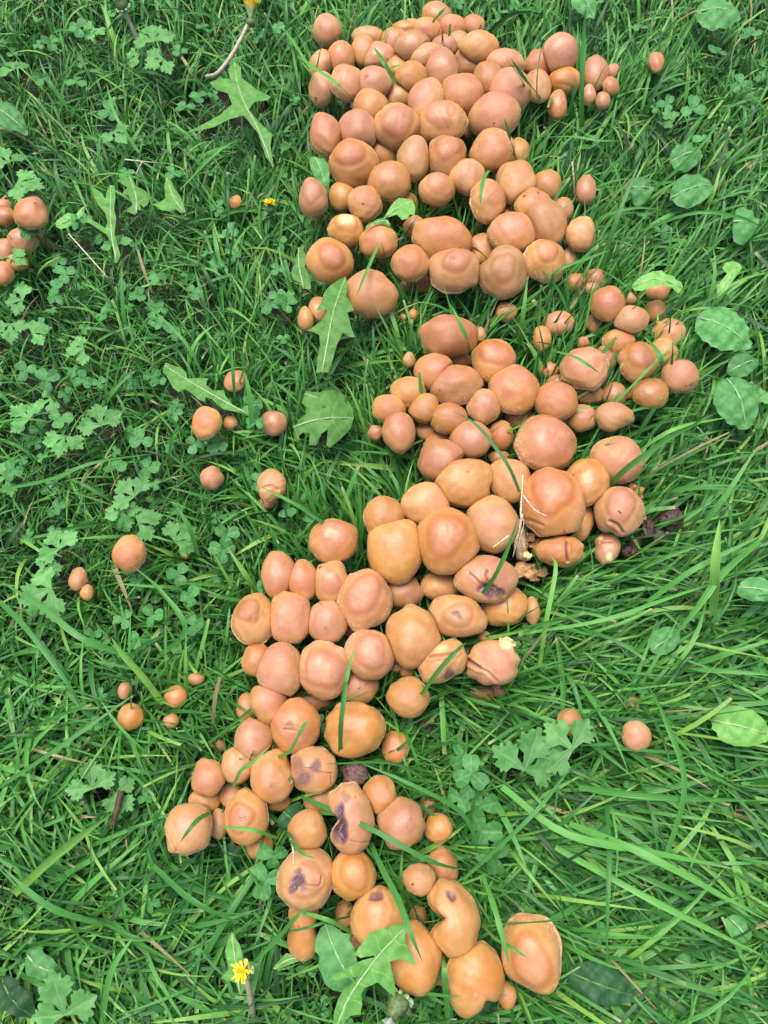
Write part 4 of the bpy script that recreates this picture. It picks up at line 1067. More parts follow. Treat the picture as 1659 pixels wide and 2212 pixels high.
def make_buttercup(loc, size, rz, tilt, label, seed):
    root = empty('buttercup_leaf', loc); tag(root, label, 'leaf', 'buttercup leaves in the lawn')
    rx_ = np.random.default_rng(seed)
    for q, ang in enumerate((0, -1.35, 1.35)):
        if len(buttercup_meshes) < 6:
            P_ = lobe_poly(.024 if q == 0 else .021, .0098, 5 if q == 0 else 4, 70+len(buttercup_meshes))
            V, f, T, S_ = sheet(P_, [(0, 0), (0, .02)], .0022, .003, .22, .0006, q)
            o = mesh_np('lobe', V, f, M_BUTTER, dict(vt=T, vs=S_), root); buttercup_meshes.append(o.data)
        else:
            o = bpy.data.objects.new('lobe', buttercup_meshes[q + 3*int(rx_.integers(0, 2))]); COL.objects.link(o); o.parent = root
        o.rotation_euler = (0.12*rx_.normal(), 0.12*rx_.normal(), ang*rx_.uniform(.85, 1.1)); o.scale = (1, rx_.uniform(.9, 1.1), 1)
    sv, sf = tube(smooth_path([(0, 0, 0), (0, -.004, -.008), (0, -.006, -loc[2]/size)], 6), .0008, 6)
    mesh_np('petiole', sv, sf, M_PETIOLE, None, root)
    root.rotation_euler = (tilt[0], tilt[1], rz); root.scale = (size,)*3
    return root
clover_meshes = []
def leaflet_poly(n=26, L=.0105, w_=.0052):
    out = []
    for q in range(n):
        t = 2*math.pi*q/n
        y = L*.5*(1-math.cos(t)); s = math.sin(t)
        wd = w_*(.55+.45*(y/L))*1.1
        x = wd*s
        if y > L*.93: y -= .0012*math.exp(-(x/.0013)**2)
        out.append((x, y))
    return np.array(out)
def make_clover(loc, size, rz, tilt, label, seed, grp='clover leaves in the lawn'):
    root = empty('clover_leaf', loc); tag(root, label, 'leaf', grp)
    rx_ = np.random.default_rng(seed)
    for q in range(3):
        if not clover_meshes:
            P_ = leaflet_poly(); V, f, T, S_ = sheet(P_, [(0, 0), (0, .0105)], .0016, .0012, .20, .0003, 0)
            o = mesh_np('leaflet', V, f, M_CLOVER, dict(vt=T, vs=S_), root); clover_meshes.append(o.data)
        else:
            o = bpy.data.objects.new('leaflet', clover_meshes[0]); COL.objects.link(o); o.parent = root
        o.rotation_euler = (.15+.15*rx_.normal(), .15*rx_.normal(), q*2*math.pi/3+.15*rx_.normal())
        s = rx_.uniform(.9, 1.15); o.scale = (s*1.05, s, s)
    sv, sf = tube(smooth_path([(0, 0, 0), (.001, -.002, -.010), (.003, -.003, -loc[2]/size)], 6), .0005, 5)
    mesh_np('petiole', sv, sf, M_PETIOLE, None, root)
    root.rotation_euler = (tilt[0], tilt[1], rz); root.scale = (size,)*3
    return root
def rel_label(kind_txt, u, v, taken):
    """describe by the nearest distinctive mushroom"""
    cand = sorted(lands, key=lambda l: math.hypot(l['u']-u, l['v']-v))
    for l in cand[:6]:
        for pre in ('', 'another '):
            s = f"{pre}{kind_txt}, {DIRS[sector(u-l['u'], v-l['v'])]} {l['ref']}"
            if s not in taken and len(s.split()) <= 16:
                taken.add(s); return s
    return kind_txt
taken = set()
butter = [(332,88,1.5,.2,.058),(352,128,1.2,2.3,.05),(300,118,1.0,1.2,.045),(218,918,1.25,.3,.045),(140,942,1.25,3.0,.044),(62,905,1.1,1.0,.044),(110,862,1.0,2.0,.04),
 (290,1072,1.25,.8,.05),(262,1100,1.0,3.6,.048),(300,1130,1.2,5.2,.046),(128,1185,1.15,.6,.05),(110,1272,1.6,2.0,.050),(90,1235,1.0,5.0,.046),(378,1168,1.2,5.4,.048),
 (200,1702,1.2,.2,.042),(250,1715,1.0,4.0,.040),(1132,1662,1.75,5.9,.055),(1236,1618,1.55,.8,.055),(1180,1600,1.0,2.5,.04),(30,150,1.1,.5,.045),(48,648,1.1,1.5,.045),(38,396,1.5,4.6,.052),
 (20,350,1.1,.6,.046),(252,528,1.0,.2,.042),(245,285,1.0,4.0,.042),(22,700,1.0,3.3,.042),(1122,1372,1.0,3.8,.026),(1630,868,1.2,.5,.046),(140,2190,1.6,.4,.05),
 (15,1030,1.0,2.0,.04),(205,62,1.0,2.6,.04),(1455,260,.8,1.0,.036),(70,720,1.0,5.2,.042),(180,755,.9,1.7,.040),(25,560,.9,5.7,.045)]
for i_, (u, v, s, rz, z) in enumerate(butter):
    p = at(u, v, z)
    make_buttercup(p, s*.80*1.0, rz, (random.gauss(.0, .12), random.gauss(0, .12)), rel_label('lobed buttercup leaf', u, v, taken), 200+i_)
    PROT.append(('disc', u, v, 26*s, .25))
clov = [(1000,1640,1.25),(1018,1672,1.2),(1038,1742,1.3),(1040,1795,1.35),(1065,1850,1.2),(995,1725,1.0),(585,660,1.0),(130,905,.9),(262,1120,.9),(322,1010,1.0),(305,950,.9),
 (30,1015,.9),(420,630,.8),(300,640,.9),(340,600,.9),(560,1040,.8),(430,210,.9),(235,240,1.1),(165,175,.9),(400,230,1.0),(100,820,1.0),(55,800,.9),(180,820,.9),(250,1010,.9),
 (420,960,.8),(555,905,1.0),(545,875,.9),(470,960,.9),(620,1100,.9),(560,1345,.8),(385,1240,.9),(410,1290,.9),(330,1330,.9),(420,1350,.8),(300,1380,.8),(120,620,.9),(140,590,.9),
 (1300,1000,.8),(1495,235,1.1),(1600,180,1.0),(1550,110,1.1),(1520,300,.9),(1440,225,.8),(1430,500,.8),(1280,300,.8),(600,640,.8),(620,655,.9),(490,1155,.9),(480,1190,1.0),(620,640,.8),
 (590,1850,1.1),(575,1900,1.2),(350,700,.8),(220,680,.8),(160,480,.8),(60,500,.9),(110,90,.9),(170,60,1.0),(90,170,.8),(440,60,.8),(600,60,.7),(1380,60,.8),(1620,75,1.0)]
for i_, (u, v, s) in enumerate(clov):
    z = random.uniform(.034, .052)
    p = at(u, v, z)
    make_clover(p, s*1.12, random.uniform(0, 6.28), (random.gauss(0, .2), random.gauss(0, .2)), rel_label('three-part clover leaf', u, v, taken), 400+i_)
    PROT.append(('disc', u, v, 20*s, .30))

# ================================================================ DANDELION HEADS, STRAW, TWIG
def fpath(pts, n=14):
    """list of (u, v, z)"""
    return smooth_path([at(p[0], p[1], p[2]) for p in pts], n)
def petals(c, axis, n, L, w_, spread, seed, rmin=0.0):
    r_ = np.random.default_rng(seed); V = []; F_ = []
    axis = np.array(axis)/np.linalg.norm(axis)
    a = np.cross(axis, [0, .3, 1]); a /= np.linalg.norm(a); b_ = np.cross(axis, a)
    for q in range(n):
        ph = r_.uniform(0, 6.28); sp = spread*math.sqrt(r_.uniform(.05, 1)); l = L*r_.uniform(.75, 1.1)
        d = axis*math.cos(sp) + (a*math.cos(ph)+b_*math.sin(ph))*math.sin(sp)
        side = np.cross(d, axis+[.01, .02, 0]); side /= np.linalg.norm(side)+1e-9
        up = np.cross(side, d)
        base = len(V)
        for t in (0, .5, .92, 1.0):
            ww = w_*(.6 if t == 0 else 1 if t < .95 else .6)*.5
            mp = c + d*(l*t+rmin) + up*(-.25*l*t*t*math.sin(sp))
            V += [mp-side*ww, mp+side*ww]
        for t in range(3): F_.append((base+2*t, base+2*t+1, base+2*t+3, base+2*t+2))
    return np.array(V), np.array(F_)
def dandelion(label, u, v, z, stalkpts, rad, npet, spread, open_, seed, axis=(0, .2, 1)):
    c = at(u, v, z); st_pts = fpath(stalkpts)
    foot = np.array([st_pts[0][0], st_pts[0][1], 0.])
    root = empty('dandelion_flower', foot); tag(root, label, 'flower', 'dandelion heads')
    sv, sf = tube(np.vstack([st_pts, c]), .0022, 10); mesh_np('stalk', sv-foot, sf, M_STALK, None, root)
    V, F_ = petals(c, axis, npet, rad*1.1, .0015, spread, seed); mesh_np('petals', V-foot, F_, M_YELLOW, None, root)
    V, F_ = petals(c-np.array(axis)*.003, axis, 18, rad*.8, .003, open_, seed+1); mesh_np('bracts', V-foot, F_, M_PALEGREEN, None, root)
    bv = tube(np.array([c-np.array(axis)*(.008-.0016*q) for q in range(6)]), np.array([.002, .0042, .0052, .0052, .0045, .003]), 14)
    mesh_np('bud', bv[0]-foot, bv[1], M_BUDGREEN, None, root)
    return root
dandelion('half open yellow dandelion on a bent reddish stalk at the top edge',541,40,.075,[(445,166,.050),(470,158,.056),(500,120,.062),(525,75,.068)],.022,80,.42,.45,81,axis=(.05,.85,.55))
dandelion('ragged yellow dandelion with pale curled bracts at the bottom left',526,2096,.072,[(548,2215,.0),(545,2180,.035),(536,2130,.060)],.0085,26,1.0,1.5,83,axis=(-.1,.3,1))
dandelion('tiny yellow closed flower in the grass left of the top fringe',583,444,.045,[(585,470,.005),(584,458,.03)],.0065,40,.8,.5,85)
# seed bud at the bottom edge
def seedhead(label, c, x, y, z, rad, seed, axis, fl=True):
    u, v = c2f(c, x, y); p = at(u, v, z); foot = np.array([p[0]+.01, p[1]-.02, 0.])
    root = empty('dandelion_seed_head', foot); tag(root, label, 'flower', 'dandelion heads')
    ax = np.array(axis)/np.linalg.norm(axis)
    n = 9; prof = rad*np.array([.35, .72, .95, 1.0, .95, .82, .68, .6, .5]); NAa = 22
    vv, ff = tube(np.array([p + ax*rad*(-1.0+2.2*q/(n-1)) for q in range(n)]), prof, NAa)
    vv = vv.copy(); q = vv-p; rad_d = np.cross(q, ax); 
    vv[:n*NAa] += (np.tile(np.where(np.arange(NAa) % 2 == 0, .0005, -.0004), n)[:, None])*((vv[:n*NAa]-p)/np.linalg.norm(vv[:n*NAa]-p+1e-9, axis=1)[:, None])
    mesh_np('bud', vv-foot, ff, M_BUDGREEN, None, root)
    V, F_ = petals(p+ax*rad*1.1, ax, 70, rad*.9, .0007, .8, seed); mesh_np('fluff', V-foot, F_, M_FLUFF, None, root)
    Vs, Fs = [], []
    aa = np.cross(ax, [0, .3, 1]); aa /= np.linalg.norm(aa); bb = np.cross(ax, aa)
    for q in range(9):
        ph = q*6.28/9; d = aa*math.cos(ph)+bb*math.sin(ph)
        pth = smooth_path([p-ax*rad*.7+d*rad*.5, p-ax*rad*.8+d*rad*1.0, p-ax*rad*.55+d*rad*1.35], 6)
        tv, tf = tube(pth, np.array([.0012, .0016, .0017, .0016, .0015, .0008]), 6)
        mesh_np('bract', tv-foot, tf, M_PALEGREEN, None, root)
    sv, sf = tube(smooth_path([foot, (foot+p)/2+[.004, -.004, 0], p-ax*rad*.9], 8), .0022, 10); mesh_np('stalk', sv-foot, sf, M_STALK, None, root)
seedhead('closed green dandelion seed head with white fluff at the bottom edge','N',1170,1500,.070,.0078,91,(-.45,-.75,.45))
seedhead('small grey-green dandelion seed head in the top left corner','F',262,8,.060,.0065,93,(-.2,.2,.9))

def strands(name, cat, label, mats, paths, group=None):
    foot = None; root = None
    for q, (pts, r0, r1) in enumerate(paths):
        pth = fpath(pts, 12)
        if root is None:
            foot = np.array([pth[0][0], pth[0][1], pth[0][2]]); root = empty(name, foot); tag(root, label, cat, group)
        sv, sf = tube(pth, np.linspace(r0, r1, 12)*(.7 if name == 'dry_straw' else 1), 6); mesh_np('strand', sv-foot, sf, mats, None, root)
    return root
def ip(x, y, z, c='I'): u, v = c2f(c, x, y); return (u, v, z)
strands('dry_straw','straw','pale dry straw with frayed roots lying against the very large cap',M_STRAW,[
 ([ip(120,560,.098),ip(115,700,.095),ip(105,850,.09),ip(110,930,.086)],.0010,.0012),
 ([ip(110,900,.088),ip(85,1050,.082),ip(40,1230,.07)],.0009,.0004),
 ([ip(115,920,.088),ip(100,1000,.082),ip(60,1100,.075),ip(50,1160,.07)],.0006,.0003),
 ([ip(118,880,.09),ip(128,970,.082),ip(95,1080,.076),ip(108,1170,.07)],.0007,.0004),
 ([ip(115,900,.09),ip(90,960,.084),ip(120,1040,.078)],.0005,.0003)])
strands('dry_straw','straw','thin bent white straw lying across the pink disc of the very large cap',M_STRAW,[
 ([ip(125,728,.100),ip(180,800,.100),ip(235,858,.098),ip(325,900,.096)],.0009,.0006),
 ([ip(235,858,.098),ip(255,850,.099)],.0005,.0003)])
strands('dry_straw','straw','pale flat straw tip on the lower edge of the smooth cap',M_STRAW,[([ip(1120,945,.095,'H'),ip(1250,850,.093,'H')],.0006,.0014)])
strands('dry_straw','straw','short pale straw above the cap with a purple hollow',M_STRAW,[([ip(300,150,.075,'N'),ip(320,240,.082,'N'),ip(322,350,.09,'N')],.0014,.0007)])
strands('dry_straw','straw','long thin straw-coloured stalk across the left lawn',M_STRAW,[([ip(560,665,.055,'R'),ip(700,820,.060,'R'),ip(850,990,.058,'R'),ip(905,1055,.045,'R')],.0008,.0008)])
strands('dry_straw','straw','white forked dry stem in the lawn upper left',M_STRAW,[([ip(1020,58,.058,'R'),ip(1150,72,.060,'R'),ip(1290,85,.05,'R')],.0010,.0006),([ip(1160,75,.06,'R'),ip(1110,180,.052,'R')],.0009,.0006)])
strands('twig','twig','dark brown twig lying in grass at the left of the bottom group',M_TWIG,[([(262,1708,.045),(250,1760,.045),(240,1790,.042)],.0028,.0018)])
strands('dry_straw','straw','pale dry tip of stalk right of the lone mushroom',M_STRAW,[([ip(940,1320,.078,'B'),ip(955,1500,.06,'B'),ip(960,1640,.03,'B')],.0013,.001)])

# ================================================================ GRASS
for c_, x_, y_, r_p in (('I',1332,908,26),('I',1142,995,22),('I',1222,1062,18),('I',985,1182,18),('I',200,1330,38),('I',235,1135,16),('I',1062,690,18),('I',95,1095,30),('M',418,722,30)):
    u_, v_ = c2f(c_, x_, y_); PROT.append(('disc', u_, v_, r_p, .15))
# raster of what the grass should mostly leave open
SCL = 3
Wm_, Hm_ = 1659//SCL+60, 2212//SCL+60      # with a margin of 30 cells
keepm = np.ones((Hm_, Wm_), np.float32)
yy, xx = np.mgrid[0:Hm_, 0:Wm_]; UU = (xx-30)*SCL; VV = (yy-30)*SCL
for k in MS:
    cr_, sr_ = math.cos(k['rot']), math.sin(k['rot'])
    dx_, dy_ = UU-k['u'], -(VV-k['v'])
    e = ((dx_*cr_+dy_*sr_)/k['rx'])**2 + ((-dx_*sr_+dy_*cr_)/k['ry'])**2
    keepm = np.where(e < .70, np.minimum(keepm, max(.15, k['g']*1.7)), keepm)
for pr in PROT:
    if pr[0] == 'disc':
        _, u, v, r, kp = pr; keepm = np.where((UU-u)**2+(VV-v)**2 < r*r, np.minimum(keepm, kp), keepm)
    else:
        _, U, kp = pr; keepm = np.where(inpoly(UU.astype(float), VV.astype(float), U), np.minimum(keepm, kp), keepm)
def look(u, v):
    a = np.clip((u/SCL+30).astype(int), 0, Wm_-1); b_ = np.clip((v/SCL+30).astype(int), 0, Hm_-1)
    return keepm[b_, a]
# flow of the blades: (u, v, heading in degrees with 0 = right and 90 = away, strength, length factor)
FLOW = np.array([
 (100,100,80,.3,.8),(450,100,110,.3,.9),(620,200,80,.6,1.0),(1200,60,75,.7,1.0),(1500,120,70,.5,.85),(1500,350,60,.6,1.0),(1250,300,60,.7,1.1),
 (200,400,120,.3,.75),(450,400,100,.4,.8),(600,480,95,.6,.9),(150,650,150,.3,.7),(400,700,130,.3,.7),(650,780,60,.5,.9),(1500,550,45,.6,1.05),
 (1150,680,60,.8,1.2),(1350,900,50,.8,1.2),(1550,1000,40,.9,1.3),(100,1000,20,.2,.65),(400,1050,60,.2,.65),(650,950,120,.5,.9),(750,1050,110,.7,1.1),
 (1300,1300,20,.7,1.25),(1550,1200,40,.9,1.4),(1100,1450,10,.6,1.1),(1450,1450,-10,.7,1.4),(100,1300,-30,.3,.75),(350,1300,0,.2,.7),(450,1250,150,.4,.85),
 (150,1600,-30,.6,1.2),(350,1600,10,.5,1.1),(150,1850,50,.6,1.2),(400,2000,40,.5,1.2),(200,2100,-40,.5,1.1),(1000,1600,0,.5,1.0),(1350,1750,-15,.9,1.5),
 (1550,1700,-20,.9,1.6),(1150,1950,-30,.6,1.3),(1450,1950,-15,.8,1.4),(1550,2150,10,.6,1.3),(900,2150,60,.5,1.0),(900,1700,20,.5,.9),(700,2050,70,.5,.9)], float)
def flow(u, v):
    w_ = 1/(((u[:, None]-FLOW[:, 0])**2+(v[:, None]-FLOW[:, 1])**2)+60**2)**1.5
    w_ /= w_.sum(1, keepdims=True)
    a = np.radians(FLOW[:, 2])
    cx_, sx_ = (w_*np.cos(a)*FLOW[:, 3]).sum(1), (w_*np.sin(a)*FLOW[:, 3]).sum(1)
    return np.arctan2(sx_, cx_), np.hypot(cx_, sx_), (w_*FLOW[:, 4]).sum(1)
CX, CY = C[:, 0], C[:, 1]
def blades(n, seg, Lr, Wr, fold, seed, ring=False, elev=(55, 85), bend=(.6, 1.6), lenpow=1.0, spreadk=1.0, dense=None):
    g = np.random.default_rng(seed)
    y = g.uniform(-.36, 1.12, n); x = g.uniform(-1, 1, n)*(.40+.34*np.clip((y+.3)/1.3, 0, 1))
    # clumping into tufts
    tc = g.integers(0, n//9+1, n); tx = g.uniform(-1, 1, n//9+1); ty = g.uniform(-.36, 1.12, n//9+1)
    m_ = g.uniform(size=n) < .55
    y = np.where(m_, ty[tc]+g.normal(0, .006, n), y); x = np.where(m_, tx[tc]*(.40+.34*np.clip((y+.3)/1.3, 0, 1))+g.normal(0, .006, n), x)
    if ring:
        w_ = np.random.default_rng(seed+50); pk = w_.integers(0, len(CX), n); a_ = w_.uniform(0, 6.28, n); q_ = w_.uniform(.75, 1.5, n)*RM[pk]
        x = CX[pk]+np.cos(a_)*q_; y = CY[pk]+np.sin(a_)*q_
    # not inside a mushroom foot
    ok = np.ones(n, bool)
    for q in range(0, n, 20000):
        s = slice(q, min(n, q+20000))
        d = (x[s, None]-CX)**2+(y[s, None]-CY)**2
        ok[s] = ~(d < (RM*.55)**2).any(1)
    x, y, m_, tc = x[ok], y[ok], m_[ok], tc[ok]; n = len(x)
    u, v, _ = proj(np.stack([x, y, np.full(n, .03)], -1))
    fa, fs, fl = flow(u, v)
    tuft_a = g.uniform(-math.pi, math.pi, len(tx))[tc]
    conc = fs*2.6*spreadk
    az = fa + g.normal(0, 1, n)*1.25/(conc+.35)
    az = np.where(g.uniform(size=n) < .25*(1-fs), tuft_a+g.normal(0, .6, n), az)
    L = g.uniform(0, 1, n)**lenpow*(Lr[1]-Lr[0])+Lr[0]; L = L*fl*g.uniform(.85, 1.15, n)
    W = g.uniform(Wr[0], Wr[1], n)
    e0 = np.radians(g.uniform(elev[0], elev[1], n)); e0 = e0 - fs*.30
    bd = g.uniform(bend[0], bend[1], n)*(0.5+L/.07*.6)
    side = g.normal(0, .35, n)
    def build(L):
        t = np.linspace(0, 1, seg+1)
        e = e0[:, None] - bd[:, None]*t**1.3
        e = np.maximum(e, -.30)
        a = az[:, None] + side[:, None]*t
        dxyz = np.stack([np.cos(e)*np.cos(a), np.cos(e)*np.sin(a), np.sin(e)], -1)
        P_ = np.concatenate([np.zeros((n, 1, 3)), np.cumsum((dxyz[:, :-1]+dxyz[:, 1:])/2, 1)/seg], 1)*L[:, None, None]
        P_[..., 0] += x[:, None]; P_[..., 1] += y[:, None]; P_[..., 2] = np.maximum(P_[..., 2], -.001)
        return P_, dxyz
    def test(P_):
        U, V_, _ = proj(P_.reshape(-1, 3)); kk = look(U, V_).reshape(n, -1)
        return kk[:, seg//3:].min(1)
    P_, D_ = build(L)
    kp = test(P_); rnd = g.uniform(size=n)
    bad = rnd > kp
    L2 = np.where(bad, L*.45, L); P_, D_ = build(L2)
    kp2 = test(P_); bad2 = (rnd > kp2)
    L3 = np.where(bad2 & bad, L*.24, L2); P_, D_ = build(L3)
    drop = rnd > test(P_)
    # a blade growing out of a cap's flesh would be wrong
    keep = ~drop
    P_, D_, W, L3 = P_[keep], D_[keep], W[keep], L3[keep]
    n2 = len(W)
    W = W*np.clip(L3/(.5*(Lr[0]+Lr[1])), .55, 1.2)
    # blade width direction: mostly horizontal, twisted along the blade
    S_ = np.cross(D_, [0, 0, 1.]); S_ /= np.linalg.norm(S_, axis=-1, keepdims=True)+1e-6
    N_ = np.cross(S_, D_)
    tw = g.normal(0, .5, (n2, 1)) + g.normal(0, .5, (n2, 1))*np.linspace(0, 1, seg+1)
    S2 = S_*np.cos(tw)[..., None]+N_*np.sin(tw)[..., None]; N2 = -S_*np.sin(tw)[..., None]+N_*np.cos(tw)[..., None]
    t = np.linspace(0, 1, seg+1)
    cut = g.uniform(size=n2) < .09
    prof = np.where(cut[:, None], np.clip(.7+.5*t, 0, 1)*np.where(t > .99, .75, 1), np.clip(.72+.9*t, 0, 1)*(1-np.clip((t-.35)/.65, 0, 1)**1.7)+.02)
    hw = W[:, None]*.5*prof
    tint = np.clip(g.normal(.36 if Lr[0] < .02 else .52, .27, n2), 0, 1); dry = np.where(cut, g.uniform(.3, .9, n2), 0); dry = np.where(g.uniform(size=n2) < (.03 if Lr[0] < .02 else .010), 1., dry)
    if fold:
        V_ = np.stack([P_-S2*hw[..., None]+N2*hw[..., None]*.35, P_, P_+S2*hw[..., None]+N2*hw[..., None]*.35], 2); k3 = 3
        sv = np.array([-1, 0, 1.])
    else:
        V_ = np.stack([P_-S2*hw[..., None], P_+S2*hw[..., None]], 2); k3 = 2; sv = np.array([-1, 1.])
    V_ = V_.reshape(-1, 3)
    base = (np.arange(n2)*(seg+1)*k3)[:, None, None]; i_ = (np.arange(seg)*k3)[None, :, None]; j_ = np.arange(k3-1)[None, None]
    q = base+i_+j_
    F_ = np.stack([q, q+1, q+k3+1, q+k3], -1).reshape(-1, 4)
    A_ = dict(tint=np.repeat(tint, (seg+1)*k3), dry=np.repeat(dry, (seg+1)*k3), t=np.tile(np.repeat(t, k3), n2), s=np.tile(sv, n2*(seg+1)))
    return V_, F_, A_, n2
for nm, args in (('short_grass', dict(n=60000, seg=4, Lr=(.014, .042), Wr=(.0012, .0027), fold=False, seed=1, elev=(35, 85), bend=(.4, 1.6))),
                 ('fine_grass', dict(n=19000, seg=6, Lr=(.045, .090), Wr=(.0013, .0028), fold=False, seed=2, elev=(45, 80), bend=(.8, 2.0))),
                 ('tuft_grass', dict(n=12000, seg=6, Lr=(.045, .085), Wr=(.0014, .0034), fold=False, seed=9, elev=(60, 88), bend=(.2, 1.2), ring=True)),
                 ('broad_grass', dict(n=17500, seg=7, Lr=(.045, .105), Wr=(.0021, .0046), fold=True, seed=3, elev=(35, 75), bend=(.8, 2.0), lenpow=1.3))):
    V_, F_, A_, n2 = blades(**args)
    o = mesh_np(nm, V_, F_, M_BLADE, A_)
    tag(o, {'tuft_grass': 'upright green grass tufts growing close round the mushrooms', 'short_grass': 'short dense green lawn grass between the mushrooms', 'fine_grass': 'long fine green grass blades leaning over the lawn', 'broad_grass': 'broad long green grass blades bending over the lawn'}[nm], 'grass', kind='stuff')

